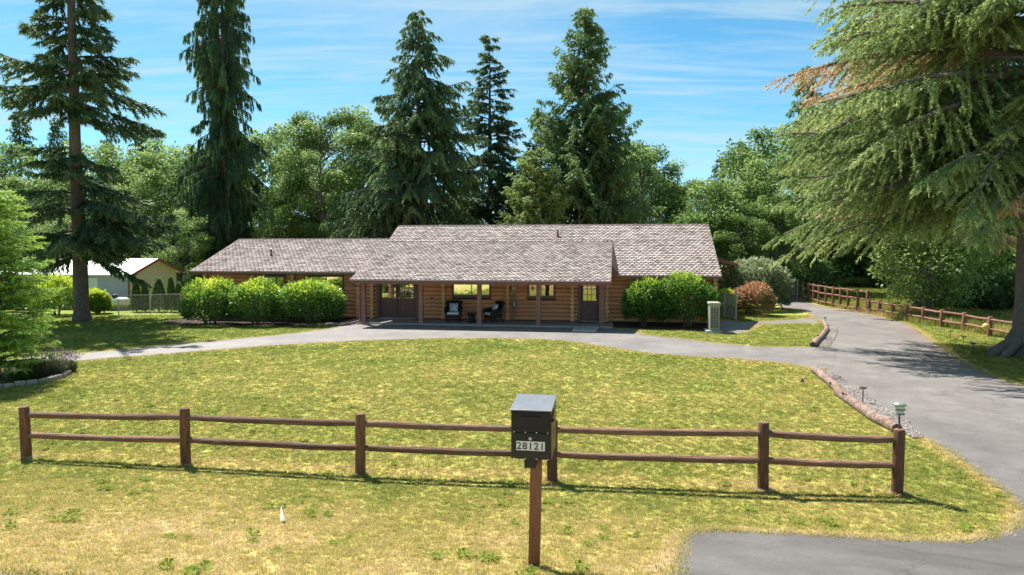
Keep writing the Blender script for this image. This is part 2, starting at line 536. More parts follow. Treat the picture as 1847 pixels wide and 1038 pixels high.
    LM('needles_spruce', [(0, (0.033, 0.076, 0.041)), (0.5, (0.091, 0.168, 0.077)), (1.0, (0.254, 0.343, 0.109))], 0.44)
    LM('needles_cedar', [(0, (0.044, 0.100, 0.045)), (0.5, (0.127, 0.212, 0.078)), (1.0, (0.307, 0.392, 0.118))], 0.45)
    LM('needles_young', [(0, (0.086, 0.163, 0.031)), (0.5, (0.217, 0.359, 0.065)), (1.0, (0.413, 0.565, 0.120))], 0.42)
    LM('leaf_maple', [(0, (0.053, 0.116, 0.033)), (0.5, (0.134, 0.229, 0.066)), (1.0, (0.299, 0.401, 0.119))], 0.50, 0.5, 0.25)
    LM('leaf_rhodo', [(0, (0.036, 0.091, 0.022)), (0.45, (0.097, 0.206, 0.036)), (0.75, (0.285, 0.422, 0.050)), (1.0, (0.570, 0.638, 0.069))], 0.45, 0.36, 0.5)
    LM('leaf_laurel', [(0, (0.041, 0.082, 0.028)), (0.5, (0.114, 0.193, 0.059)), (1.0, (0.250, 0.362, 0.102))], 0.45, 0.4, 0.45)
    LM('leaf_silver', [(0, (0.048, 0.078, 0.033)), (0.5, (0.135, 0.187, 0.090)), (1.0, (0.329, 0.374, 0.209))], 0.4, 0.42, 0.4)
    LM('leaf_red', [(0, (0.061, 0.101, 0.027)), (0.45, (0.189, 0.209, 0.061)), (0.62, (0.405, 0.209, 0.115)), (1.0, (0.621, 0.270, 0.189))], 0.45, 0.4, 0.4)
    LM('leaf_lavender', [(0, (0.055, 0.075, 0.035)), (0.6, (0.13, 0.15, 0.075)), (0.8, (0.19, 0.17, 0.15)), (1.0, (0.25, 0.19, 0.23))], 0.3)
    LM('weed_leaf', [(0, (0.15, 0.21, 0.02)), (1.0, (0.30, 0.34, 0.09))], 0.4, 0.8, 0.08)
    LM('flag_white', [(0, (0.8, 0.8, 0.78)), (1.0, (0.8, 0.8, 0.78))], 0.55)
    LM('straw', [(0, (0.10, 0.13, 0.02)), (0.5, (0.24, 0.23, 0.06)), (1.0, (0.40, 0.34, 0.15))], 0.4)


make_materials()


# ---------------------------------------------------------------- building helpers
class MB:
    def __init__(self):
        self.v, self.f = [], []

    def add(self, vs, fs):
        o = len(self.v)
        self.v += [tuple(p) for p in vs]
        self.f += [tuple(i + o for i in f) for f in fs]
        return self

    def box(self, a, b, rz=0.0, c=None):
        x0, y0, z0 = a; x1, y1, z1 = b
        vs = [Vector(p) for p in ((x0, y0, z0), (x1, y0, z0), (x1, y1, z0), (x0, y1, z0), (x0, y0, z1), (x1, y0, z1), (x1, y1, z1), (x0, y1, z1))]
        if rz:
            c = Vector(c) if c else Vector(((x0 + x1) / 2, (y0 + y1) / 2, 0))
            R = Matrix.Rotation(rz, 3, 'Z')
            vs = [R @ (p - c) + c for p in vs]
        return self.add(vs, [(0, 3, 2, 1), (4, 5, 6, 7), (0, 1, 5, 4), (1, 2, 6, 5), (2, 3, 7, 6), (3, 0, 4, 7)])

    def bar(self, p, q, w, h):
        """a rectangular bar from p to q"""
        p, q = Vector(p), Vector(q)
        d = (q - p).normalized()
        up = Vector((0, 0, 1)) if abs(d.z) < 0.9 else Vector((0, 1, 0))
        s = d.cross(up).normalized() * w / 2
        t = s.normalized().cross(d).normalized() * h / 2
        vs = [p - s - t, p + s - t, p + s + t, p - s + t, q - s - t, q + s - t, q + s + t, q - s + t]
        return self.add(vs, [(0, 3, 2, 1), (4, 5, 6, 7), (0, 1, 5, 4), (1, 2, 6, 5), (2, 3, 7, 6), (3, 0, 4, 7)])

    def tube(self, pts, rad, n=8, cap=True, rng=None, rough=0.0):
        pts = [Vector(p) for p in pts]
        if not isinstance(rad, (list, tuple, np.ndarray)):
            rad = [rad] * len(pts)
        o = len(self.v)
        ref = None
        for i, p in enumerate(pts):
            d = (pts[min(i + 1, len(pts) - 1)] - pts[max(i - 1, 0)]).normalized()
            if ref is None:
                up = Vector((0, 0, 1)) if abs(d.z) < 0.9 else Vector((1, 0, 0))
                ref = d.cross(up).normalized()
            a = (ref - d * ref.dot(d)).normalized()
            ref = a
            b = d.cross(a)
            for k in range(n):
                t = 2 * math.pi * k / n
                r = rad[i] * (1 + (rng.uniform(-rough, rough) if rng else 0))
                self.v.append(tuple(p + a * (r * math.cos(t)) + b * (r * math.sin(t))))
        for i in range(len(pts) - 1):
            for k in range(n):
                k2 = (k + 1) % n
                self.f.append((o + i * n + k, o + i * n + k2, o + (i + 1) * n + k2, o + (i + 1) * n + k))
        if cap:
            self.f.append(tuple(o + k for k in range(n))[::-1])
            e = o + (len(pts) - 1) * n
            self.f.append(tuple(e + k for k in range(n)))
        return self

    def lathe(self, prof, n=16, c=(0, 0, 0)):
        return self.tube([(c[0], c[1], c[2] + z) for r, z in prof], [max(r, 1e-4) for r, z in prof], n)

    def mesh(self, name, mat, smooth=None):
        me = bpy.data.meshes.new(name)
        me.from_pydata(self.v, [], self.f)
        me.materials.append(MATS[mat])
        if smooth:
            me.shade_smooth()
            me.set_sharp_from_angle(angle=math.radians(smooth))
        me.update()
        return me

    def build(self, name, mat, parent=None, smooth=None, loc=None, bevel=0.0):
        return link(name, self.mesh(name, mat, smooth), parent, loc, bevel)


def link(name, me, parent=None, loc=None, bevel=0.0):
    o = bpy.data.objects.new(name, me)
    COL.objects.link(o)
    if parent is not None:
        o.parent = parent
    if loc is not None:
        o.location = loc
    if bevel:
        b = o.modifiers.new('bevel', 'BEVEL')
        b.width = bevel; b.segments = 2; b.limit_method = 'ANGLE'
    return o


def tag(o, label=None, cat=None, group=None, kind=None):
    if label: o['label'] = label
    if cat: o['category'] = cat
    if group: o['group'] = group
    if kind: o['kind'] = kind
    return o


def empty(name, loc, rz=0.0, label=None, cat=None, group=None):
    o = bpy.data.objects.new(name, None)
    o.empty_display_size = 0.2
    o.location = loc
    o.rotation_euler = (0, 0, rz)
    COL.objects.link(o)
    return tag(o, label, cat, group)


def copy_thing(src, loc, rz, scale, label, group=None):
    r = src.copy(); COL.objects.link(r)
    r.location = loc; r.rotation_euler = (0, 0, rz); r.scale = scale
    r['label'] = label
    if group: r['group'] = group
    for ch in src.children:
        c = ch.copy(); COL.objects.link(c); c.parent = r
        for g in ch.children:
            d = g.copy(); COL.objects.link(d); d.parent = c
    return r


def resample(poly, step, closed=True):
    out = []
    n = len(poly)
    for i in range(n if closed else n - 1):
        a, b = np.array(poly[i]), np.array(poly[(i + 1) % n])
        k = max(1, int(np.linalg.norm(b - a) / step))
        for j in range(k):
            out.append(a + (b - a) * j / k)
    if not closed:
        out.append(np.array(poly[-1]))
    return np.array(out)


def smooth_line(pts, it=2):
    """corner cutting of an open line"""
    p = [np.array(q) for q in pts]
    for _ in range(it):
        q = [p[0]]
        for a, b in zip(p[:-1], p[1:]):
            q += [a * 0.75 + b * 0.25, a * 0.25 + b * 0.75]
        q.append(p[-1])
        p = q
    return p


def in_poly(x, y, poly):
    x, y = np.asarray(x), np.asarray(y)
    c = np.zeros(x.shape, bool)
    n = len(poly)
    j = n - 1
    for i in range(n):
        xi, yi = poly[i]; xj, yj = poly[j]
        if yi != yj:
            c ^= ((yi > y) != (yj > y)) & (x < (xj - xi) * (y - yi) / (yj - yi) + xi)
        j = i
    return c


def poly_dist(x, y, poly, closed=True):
    d = np.full(np.shape(x), 1e9)
    n = len(poly)
    for i in range(n if closed else n - 1):
        ax, ay = poly[i]; bx, by = poly[(i + 1) % n]
        vx, vy = bx - ax, by - ay
        t = np.clip(((x - ax) * vx + (y - ay) * vy) / max(vx * vx + vy * vy, 1e-9), 0, 1)
        d = np.minimum(d, np.hypot(x - ax - t * vx, y - ay - t * vy))
    return d


def sheet(name, poly, dz, mat, step=0.6, edge=0.2, rag=0.02, seed=1):
    """a sheet laid on the terrain inside an outline, with slightly ragged edges"""
    rng = np.random.default_rng(seed)
    b = resample(poly, edge)
    b = b + rng.normal(0, rag, b.shape)
    x0, y0 = b.min(0); x1, y1 = b.max(0)
    gx, gy = np.meshgrid(np.arange(x0, x1, step), np.arange(y0, y1, step))
    gx, gy = gx.ravel(), gy.ravel()
    ok = in_poly(gx, gy, b) & (poly_dist(gx, gy, b) > 0.12)
    pts = [Vector(p) for p in b] + [Vector((a, c)) for a, c in zip(gx[ok], gy[ok])]
    nb = len(b)
    r = delaunay_2d_cdt(pts, [(i, (i + 1) % nb) for i in range(nb)], [list(range(nb))], 1, 1e-5)
    V = np.array([tuple(p) for p in r[0]])
    Z = terrain(V[:, 0], V[:, 1]) + dz
    me = bpy.data.meshes.new(name)
    me.from_pydata([(a, c, z) for (a, c), z in zip(V, Z)], [], r[2])
    me.materials.append(MATS[mat])
    bm = bmesh.new(); bm.from_mesh(me)
    for f in bm.faces:
        if f.normal.z < 0: f.normal_flip()
    bm.to_mesh(me); bm.free()
    me.shade_smooth()
    return link(name, me), b, V


# ---------------------------------------------------------------- ground, drives
def px(*pts):
    return [tuple(G(*p).xy) for p in pts]


main_left = px((1397, 540), (1400, 546), (1408, 557), (1434, 559.5), (1456, 563), (1466, 573)) \
    + px((1480, 583), (1496, 583), (1510, 591), (1508, 607), (1496, 625), (1482, 640), (1478, 655), (1487, 669), (1539, 698), (1584, 732), (1636, 762), (1674, 796), (1730, 826), (1782, 867), (1831, 906), (1843, 925), (1838, 948), (1801, 966), (1741, 979), (1636, 977), (1562, 973), (1487, 966), (1412, 963), (1330, 960), (1275, 958), (1240, 963), (1224, 985), (1213, 1038))
P0 = G(1213, 1038)
road = [(P0.x - 0.15, 4.3), (-60, 13.9), (-60, 6.4), (60, -12.4), (60, -4.9)]
right_edge = px((1847, 699), (1804, 685), (1755, 662), (1718, 643.5), (1708, 633), (1681, 616), (1653, 594), (1634, 583.5), (1588, 572.5), (1557, 565), (1477, 552.5), (1437, 538.7))
pe = right_edge[0]
far = [(right_edge[-1][0] - 0.5, right_edge[-1][1] + 1.0), (main_left[0][0] - 3, main_left[0][1] + 1.2), (main_left[0][0] - 3, main_left[0][1] - 2.0)]
right_road = [(20.0, 1.4), (16.5, 4.5), (15.5, 9.0), (15.6, 13.0), (pe[0] + 0.6, pe[1] - 2.2)]
MAIN = [tuple(q) for q in smooth_line(main_left, 2)] + road + [tuple(q) for q in smooth_line(right_road + right_edge, 1)] + far
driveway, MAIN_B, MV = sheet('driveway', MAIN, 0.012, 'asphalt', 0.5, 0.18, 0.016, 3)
tag(driveway, 'sun bleached grey asphalt driveway running from the road past the house', kind='structure')
lit = np.exp(-poly_dist(MV[:, 0], MV[:, 1], right_edge, False) / 0.55) * np.clip((MV[:, 1] - 17) / 4, 0, 1)
a_ = driveway.data.attributes.new('litter', 'FLOAT', 'POINT'); a_.data.foreach_set('value', lit.astype(np.float32))
fr = np.clip((17 - (MV[:, 0] * ST + MV[:, 1] * CT)) / 8, 0, 1)  # painted tone gradient, strongest towards the road
a_ = driveway.data.attributes.new('painted_near_tone', 'FLOAT', 'POINT'); a_.data.foreach_set('value', fr.astype(np.float32))

up_edge = px((-160, 662), (0, 652), (89, 643), (200, 634), (320, 622), (430, 612), (509, 604.7), (560, 598.5), (600, 593.5), (618, 588))
slab_front = [tuple(HW(-7.6, -0.05).xy), tuple(HW(5.6, -0.05).xy)]
up_edge2 = [tuple(HW(6.6, -0.3).xy)] + px((1148, 601), (1172, 606.6), (1230, 612), (1280, 619), (1330, 623.5), (1372, 626.8), (1462, 627.2), (1510, 627.5))
low_edge = px((1500, 668), (1466, 665), (1440, 660.5), (1412, 656), (1370, 652), (1320, 647.5), (1280, 646), (1215, 642), (1145, 635), (1072, 622.5), (1030, 616.5), (985, 612.8), (900, 611.5), (820, 611), (730, 613), (645, 615.7), (560, 620), (482, 625), (400, 631.5), (320, 638), (220, 645.5), (118, 654), (0, 667), (-160, 690))
LOOP = [tuple(q) for q in smooth_line(up_edge, 1)] + slab_front + [tuple(q) for q in smooth_line(up_edge2, 1)] + [tuple(q) for q in smooth_line(low_edge, 2)]
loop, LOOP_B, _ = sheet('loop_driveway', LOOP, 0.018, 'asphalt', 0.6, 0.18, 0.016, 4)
tag(loop, 'pale asphalt drive curving past the front of the log house', kind='structure')

WALK = px((1469, 574), (1428, 578), (1380, 580.5), (1338, 582.5), (1312, 578), (1296, 580), (1285, 596), (1302, 602), (1335, 602), (1352, 598), (1356, 591), (1372, 585.5), (1430, 584), (1482, 584))
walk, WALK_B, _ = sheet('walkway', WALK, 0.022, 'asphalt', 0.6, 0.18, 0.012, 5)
tag(walk, 'narrow asphalt walkway from the driveway to the corner of the house', kind='structure')

BED1 = [tuple(HW(*p).xy) for p in ((-17, 1.95), (-17, -0.6), (-16, -1.75), (-9, -1.45), (-8.2, -0.5), (-7.75, 0.2), (-7.75, 1.95))]
BED2 = [tuple(HW(*p).xy) for p in ((5.6, 1.95), (5.6, 0.4), (6.4, -0.05), (9.4, -0.35), (10.2, 0.4), (10.4, 1.95))]
for i, (bd, lb) in enumerate(((BED1, 'dark bark soil bed under the rhododendrons'), (BED2, 'dark bark soil bed under the clipped hedge'))):
    o, _, _ = sheet('planting_bed', bd, 0.026, 'soil', 0.6, 0.2, 0.05, 20 + i)
    tag(o, lb, kind='structure')
GRAV1 = px((1467, 667), (1483, 668), (1505, 676), (1539, 697), (1584, 731), (1636, 761), (1668, 790), (1650, 792), (1620, 778), (1560, 738), (1515, 710))
GRAV2 = px((1462, 627), (1496, 626), (1509, 607), (1511, 591), (1497, 583), (1488, 584), (1490, 600), (1478, 613))
GRAVS = []
for i, (gp, lb) in enumerate(((GRAV1, 'gravel strip beside the long border log and the driveway'), (GRAV2, 'gravel strip beside the short curved border log'))):
    o, gb, _ = sheet('gravel_strip', gp, 0.024, 'gravel', 0.5, 0.15, 0.03, 30 + i)
    tag(o, lb, kind='structure')
    GRAVS.append(gb)

PAVED = [MAIN_B, LOOP_B, WALK_B]
NOGRASS = PAVED + [np.array(BED1), np.array(BED2)] + GRAVS + [np.array([tuple(HW(*p).xy) for p in ((-16.4, 2.0), (10.5, 2.0), (10.5, 11), (-16.4, 11))]), np.array([tuple(HW(*p).xy) for p in ((-7.8, -0.2), (5.6, -0.2), (5.6, 2.2), (-7.8, 2.2))])]


FENCE_PX = [(48, 825), (335, 838), (650, 856), (996, 869), (1376, 884), (1618, 891)]
FENCE_PTS = [G(*p) for p in FENCE_PX]
FLINE = [tuple(p.xy) for p in FENCE_PTS]


def dryness(x, y):
    s = x * ST + y * CT
    d = 0.40 + 0.30 * np.clip((9.6 - s) / 3.0, 0, 1) - 0.15 * np.clip((s - 18) / 12, 0, 1) - 0.10 * np.clip(-(x + 4) / 12, 0, 1)
    for P in PAVED:
        d = d + 0.55 * np.exp(-(poly_dist(x, y, P[::2]) / 0.16) ** 2)
    fl = poly_dist(x, y, [(a + 0.05, b + 0.20) for a, b in FLINE], False)
    d = d + 0.22 * np.exp(-(fl / 0.22) ** 2)
    d = d - 0.16 * np.clip((y - 40) / 10, 0, 1) * (x > 0)
    return d


def make_lawn():
    fx = np.arange(-30, 30.01, 0.35)
    fy = np.arange(2.5, 47, 0.35)
    gx = np.concatenate([[-900, -500, -260, -140, -90, -65, -50, -40, -34], fx, [34, 40, 50, 65, 90, 140, 260, 500, 900]])
    gy = np.concatenate([[-400, -200, -100, -60, -40, -25, -15, -8, -4, -1, 1], fy, [50, 54, 60, 70, 85, 110, 160, 260, 500, 1200]])
    X, Y = np.meshgrid(gx, gy)
    nx, ny = len(gx), len(gy)
    Z = terrain(X, Y)
    V = np.stack([X, Y, Z], -1).reshape(-1, 3)
    fs = [(j * nx + i, j * nx + i + 1, (j + 1) * nx + i + 1, (j + 1) * nx + i) for j in range(ny - 1) for i in range(nx - 1)]
    me = bpy.data.meshes.new('lawn')
    me.from_pydata(V.tolist(), [], fs)
    me.materials.append(MATS['turf'])
    me.shade_smooth()
    d = dryness(V[:, 0], V[:, 1])
    a = me.attributes.new('dry', 'FLOAT', 'POINT'); a.data.foreach_set('value', d.astype(np.float32))
    tag(link('lawn', me), 'mown lawn and open ground, green turning straw yellow', kind='structure')


make_lawn()


def scatter(n, region, rng):
    """points on the turf: uniform in a quad region, off the paving"""
    (x0, y0), (x1, y1) = region
    x = rng.uniform(x0, x1, n); y = rng.uniform(y0, y1, n)
    ok = np.abs(x) < y * 0.80 + 1.5
    x, y = x[ok], y[ok]
    bad = np.zeros(len(x), bool)
    for P in NOGRASS:
        bad |= in_poly(x, y, P[::2] if len(P) > 40 else P)
    return x[~bad], y[~bad]


def gn_scatter(name, tuft_mesh, x, y, scl, dry, label, cat, rng, mat):
    """one object of countless tufts: points with tufts set on them"""
    me = bpy.data.meshes.new(name)
    n = len(x)
    co = np.stack([x, y, terrain(x, y)], -1).astype(np.float32)
    me.vertices.add(n); me.vertices.foreach_set('co', co.ravel())
    for an, ty, val in (('dry', 'FLOAT', dry), ('scl', 'FLOAT', scl), ('turn', 'FLOAT', rng.uniform(0, 6.28, n))):
        a = me.attributes.new(an, ty, 'POINT'); a.data.foreach_set('value', val.astype(np.float32))
    me.materials.append(MATS[mat])
    o = link(name, me)
    tag(o, label, cat, kind='stuff')
    tuft = bpy.data.objects.new(name + '_tuft', tuft_mesh)
    ng = bpy.data.node_groups.new(name + '_scatter', 'GeometryNodeTree')
    ng.interface.new_socket('Geometry', in_out='INPUT', socket_type='NodeSocketGeometry')
    ng.interface.new_socket('Geometry', in_out='OUTPUT', socket_type='NodeSocketGeometry')
    N, Lk = ng.nodes.new, ng.links.new
    gi, go = N('NodeGroupInput'), N('NodeGroupOutput')
    oi = N('GeometryNodeObjectInfo'); oi.inputs['Object'].default_value = tuft
    ip = N('GeometryNodeInstanceOnPoints')
    Lk(gi.outputs[0], ip.inputs['Points']); Lk(oi.outputs['Geometry'], ip.inputs['Instance'])
    a1 = N('GeometryNodeInputNamedAttribute'); a1.data_type = 'FLOAT'; a1.inputs['Name'].default_value = 'turn'
    a2 = N('GeometryNodeInputNamedAttribute'); a2.data_type = 'FLOAT'; a2.inputs['Name'].default_value = 'scl'
    cb = N('ShaderNodeCombineXYZ'); Lk(a1.outputs['Attribute'], cb.inputs['Z'])
    Lk(cb.outputs[0], ip.inputs['Rotation']); Lk(a2.outputs['Attribute'], ip.inputs['Scale'])
    Lk(ip.outputs[0], go.inputs[0])
    md = o.modifiers.new('scatter', 'NODES'); md.node_group = ng
    return o


def tuft_mesh(name, n, h, w, spread, lean, mat, rng):
    mb = MB()
    for i in range(n):
        a = rng.uniform(0, 6.28); r = spread * math.sqrt(rng.uniform(0, 1))
        p = Vector((r * math.cos(a), r * math.sin(a), -0.005))
        b = rng.uniform(0, 6.28); l = rng.uniform(0.2, 1) * lean
        hh = h * rng.uniform(0.55, 1.15)
        d = Vector((math.cos(b) * l, math.sin(b) * l, 1)).normalized()
        s = Vector((-math.sin(b), math.cos(b), 0)) * w / 2
        m_ = p + d * hh * 0.55
        t = m_ + Vector((math.cos(b) * l * 1.6, math.sin(b) * l * 1.6, 0.75)).normalized() * hh * 0.5
        mb.add([p - s, p + s, m_ + s * 0.8, m_ - s * 0.8, t], [(0, 1, 2, 3), (3, 2, 4)])
    return mb.mesh(name, mat)


def make_grass():
    rng = np.random.default_rng(11); pr = random.Random(5)
    yy = np.linspace(5.2, 38, 400)
    den = np.exp(np.interp(yy, [5, 9.5, 14.5, 22, 30, 38], np.log([760, 600, 370, 200, 115, 75]))) * 2 * (0.8 * yy + 1.5)
    cdf = np.cumsum(den); tot = int(cdf[-1] * (yy[1] - yy[0]))
    y = np.interp(rng.uniform(0, cdf[-1], tot), cdf, yy)
    x = rng.uniform(-1, 1, tot) * (0.8 * y + 1.5)
    bad = np.zeros(tot, bool)
    for P in NOGRASS:
        bad |= in_poly(x, y, P[::2] if len(P) > 40 else P)
    x, y = x[~bad], y[~bad]
    sc = np.interp(y, [5, 38], [0.76, 1.5]) * rng.uniform(0.6, 1.25, len(x))
    gn_scatter('grass', tuft_mesh('grass_tuft', 16, 0.05, 0.0075, 0.075, 1.5, 'grass_blade', pr), x, y, sc, dryness(x, y), 'short mown grass with dry straw coloured patches', 'grass', rng, 'grass_blade')
    # unmown grass beyond the side fence
    x = rng.uniform(15, 40, 26000); y = rng.uniform(28, 62, 26000)
    ff = px((1437, 541), (1500, 557), (1565, 569), (1634, 584), (1700, 594), (1783, 608))
    fxs = np.array([p[0] for p in ff]); fys = np.array([p[1] for p in ff])
    side = []
    for i in range(len(ff) - 1):
        pass
    ordr = np.argsort(fys)
    bx = np.interp(y, fys[ordr], fxs[ordr])
    ok = (x > bx + 0.3) & (x < bx + 14)
    x, y = x[ok], y[ok]
    gn_scatter('meadow_grass', tuft_mesh('meadow_tuft', 14, 0.30, 0.014, 0.16, 0.55, 'grass_blade', pr), x, y, rng.uniform(0.5, 1.3, len(x)), dryness(x, y) + 0.12, 'tall unmown grass in the meadow beyond the side fence', 'grass', rng, 'grass_blade')
    # ragged fringe along every paved edge
    ex, ey = [], []
    for P in PAVED:
        q = P[(P[:, 1] > 4.5) & (P[:, 1] < 45) & (np.abs(P[:, 0]) < 28)]
        for k in range(9):
            o = rng.normal(0, 0.06, q.shape)
            ex.append(q[:, 0] + o[:, 0]); ey.append(q[:, 1] + o[:, 1])
    ex, ey = np.concatenate(ex), np.concatenate(ey)
    inside = np.zeros(len(ex), bool)
    for P in PAVED:
        inside |= in_poly(ex, ey, P) & (poly_dist(ex, ey, P[::2]) > 0.10)
    for gp in GRAVS:
        inside |= in_poly(ex, ey, gp) | (poly_dist(ex, ey, gp) < 0.12)
    ex, ey = ex[~inside], ey[~inside]
    mbp = at(963, 1036, 6.2)
    for q, cnt_ in [(p, 46) for p in FENCE_PTS] + [(mbp, 9)]:
        aa_ = rng.uniform(0, 6.28, cnt_); rr_ = rng.uniform(0.07, 0.17, cnt_)
        ex = np.concatenate([ex, q.x + np.cos(aa_) * rr_]); ey = np.concatenate([ey, q.y + np.sin(aa_) * rr_])
    gn_scatter('edge_grass', tuft_mesh('edge_tuft', 16, 0.07, 0.008, 0.07, 1.2, 'grass_blade', pr), ex, ey, rng.uniform(0.6, 1.3, len(ex)), rng.uniform(0.45, 1.0, len(ex)), 'dry straw fringe of grass along the paved edges', 'grass', rng, 'grass_blade')
    # broad-leaved weeds in the verge
    x, y = scatter(650, ((-9, 5.3), (10, 10.5)), rng)
    keep = (np.sin(x * 2.1 + 1) + np.sin(y * 3.3 + x) + rng.normal(0, 0.7, len(x))) > 0.7
    x, y = x[keep], y[keep]
    x2, y2 = scatter(240, ((-16, 10.5), (14, 26)), rng)
    x, y = np.concatenate([x, x2]), np.concatenate([y, y2])
    mb = MB()
    for i in range(15):
        a = i * 2.4 + pr.uniform(-.3, .3); l = pr.uniform(0.05, 0.11); r0 = pr.uniform(0, 0.05)
        d = Vector((math.cos(a), math.sin(a), 0)); s = Vector((-math.sin(a), math.cos(a), 0)) * 0.016
        b0 = Vector((pr.uniform(-.05, .05), pr.uniform(-.05, .05), 0.012))
        z1 = pr.uniform(0.02, 0.05)
        mb.add([b0, b0 + d * l * 0.55 - s + Vector((0, 0, z1)), b0 + d * l + Vector((0, 0, z1 * 0.8)), b0 + d * l * 0.55 + s + Vector((0, 0, z1))], [(0, 1, 2, 3)])
    wm = mb.mesh('weed_tuft', 'weed_leaf')
    ta = wm.attributes.new('tint', 'FLOAT', 'POINT')
    ta.data.foreach_set('value', np.repeat(np.random.default_rng(2).uniform(0, 1, 15), 4).astype(np.float32))
    gn_scatter('weeds', wm, x, y, rng.uniform(0.6, 1.3, len(x)), np.zeros(len(x)), 'low broad leaved weeds scattered through the verge', 'weeds', rng, 'weed_leaf')
    # gravel stones
    mb = MB()
    for gp in GRAVS:
        x0, y0 = gp.min(0); x1, y1 = gp.max(0)
        gx, gy = rng.uniform(x0, x1, 9000), rng.uniform(y0, y1, 9000)
        ok = in_poly(gx, gy, gp)
        for a, b in list(zip(gx[ok], gy[ok]))[:1100]:
            r = pr.uniform(0.015, 0.04)
            p = [Vector((a + pr.uniform(-.3, .3) * r, b + pr.uniform(-.3, .3) * r, 0.03)) + Vector((r * math.cos(t) * pr.uniform(.7, 1.2), r * math.sin(t) * pr.uniform(.7, 1.2), 0)) for t in (0, 1.3, 2.5, 3.8, 5.1)]
            mb.add(p + [Vector((a, b, 0.03 + r * 0.8))], [(0, 1, 5), (1, 2, 5), (2, 3, 5), (3, 4, 5), (4, 0, 5)])
    g = mb.build('gravel_stones', 'stone')
    tag(g, 'loose grey gravel stones between border logs and driveway', 'gravel', kind='stuff')


make_grass()


# ---------------------------------------------------------------- the log house
VW = 2.03                                   # front wall plane
house = empty('log_house', (OX, OY, 0), -TH, 'long low log house with brown shingle roof and front porch', 'house')
LOGH = 0.203
Z0 = 0.12
NLOG = 11
WINDOWS = [  # u0, u1, z0, z1, blind
    (-12.78, -11.65, 1.05, 2.30, 0.0), (-10.43, -8.40, 1.04, 2.34, 0.8), (-2.63, -0.59, 1.27, 2.10, 0.0), (1.25, 2.67, 1.25, 2.10, 0.0)]
DOORS = [(-6.62, -4.40, 0.10, 2.20), (3.78, 4.92, 0.10, 2.20)]
COLS = [-16.2, -13.42, -11.18, -7.57, -6.83, -3.02, 0.29, 3.52, 5.22, 10.32]


def make_walls():
    H1 = Z0 + NLOG * LOGH
    # core walls behind the logs, cut round the openings
    mb = MB()
    ops = sorted([(a, b, c, d) for a, b, c, d, _ in WINDOWS] + DOORS)
    edges = [-16.2] + [e for o in ops for e in (o[0], o[1])] + [10.32]
    for i in range(0, len(edges), 2):
        mb.box((edges[i], VW + 0.03, 0.0), (edges[i + 1], VW + 0.16, H1 + 0.25))
    for a, b, c, d in ops:
        if c > 0.2:
            mb.box((a, VW + 0.031, 0.0), (b, VW + 0.159, c))
        mb.box((a, VW + 0.031, d), (b, VW + 0.159, H1 + 0.25))
    fw = mb.build('front_wall', 'core_dark', house)
    mb = MB()
    mb.box((-16.2, VW + 0.17, 0), (-16.0, 9.6, H1 + 0.2)); mb.box((10.12, VW + 0.17, 0), (10.32, 10.6, H1 + 0.2)); mb.box((-16.0, 10.4, 0), (10.1, 10.6, H1 + 0.2))
    mb.add([(-15.98, 2.3, H1 + 0.21), (-15.98, 9.4, H1 + 0.21), (-15.98, 5.8, 4.10), (-15.9, 2.3, H1 + 0.21), (-15.9, 9.4, H1 + 0.21), (-15.9, 5.8, 4.10)], [(0, 1, 2), (3, 5, 4), (0, 2, 5, 3), (1, 4, 5, 2)])
    mb.add([(10.05, 2.1, H1 + 0.21), (10.05, 10.5, H1 + 0.21), (10.05, 6.33, 4.86), (9.97, 2.1, H1 + 0.21), (9.97, 10.5, H1 + 0.21), (9.97, 6.33, 4.86)], [(0, 2, 1), (3, 4, 5), (0, 3, 5, 2), (1, 2, 5, 4)])
    mb.build('side_walls', 'log_wood', house)
    MB().box((-16.1, VW + 0.16, 0.01), (10.2, 10.4, 0.10)).build('floor', 'room_dark', house)
    MB().box((-15.9, 4.6, 0.11), (10.0, 4.7, H1)).build('inner_wall', 'room_dark', house)
    # half round logs, one object each
    n = 8
    mbl = MB()
    prof = [(math.cos(math.pi * (k / n) - math.pi / 2), math.sin(math.pi * (k / n) - math.pi / 2)) for k in range(n + 1)]
    vs = []
    for x in (-0.5, 0.5):
        vs += [(x, -0.095 * c, LOGH * 0.5 * s) for c, s in prof]
    fs = [(k, k + 1, n + 1 + k + 1, n + 1 + k) for k in range(n)] + [tuple(range(n, -1, -1)), tuple(range(n + 1, 2 * n + 2))]
    mbl.add(vs, fs)
    lm = mbl.mesh('log', 'log_wood', 50)
    rng = random.Random(3)
    for a, b in zip(COLS[:-1], COLS[1:]):
        for k in range(NLOG):
            zc = Z0 + (k + 0.5) * LOGH
            spans = [(a + 0.09, b - 0.09)]
            for o in ops:
                ns = []
                for s0, s1 in spans:
                    if zc + 0.08 > o[2] and zc - 0.08 < o[3] and o[0] < s1 and o[1] > s0:
                        if o[0] - s0 > 0.06: ns.append((s0, o[0]))
                        if s1 - o[1] > 0.06: ns.append((o[1], s1))
                    else:
                        ns.append((s0, s1))
                spans = ns
            for s0, s1 in spans:
                l = link('log', lm, fw, ((s0 + s1) / 2, VW + 0.03 + rng.uniform(-.004, .004), zc))
                l.scale = (s1 - s0, rng.uniform(0.92, 1.06), 1.0)
    # crossing log ends at every partition
    me = MB().tube([(0, 0.08, 0), (0, -0.27, 0)], [0.1, 0.1], 12).mesh('log_end', 'log_end_wood', 50)
    for c in COLS:
        for k in range(NLOG + (0 if c < -8 or c > 5.3 else 0)):
            l = link('log_end', me, fw, (c + rng.uniform(-.008, .008), VW + rng.uniform(-.02, .02), Z0 + (k + 0.5) * LOGH))
            l.scale = (1.12, 1, 1.03)


make_walls()


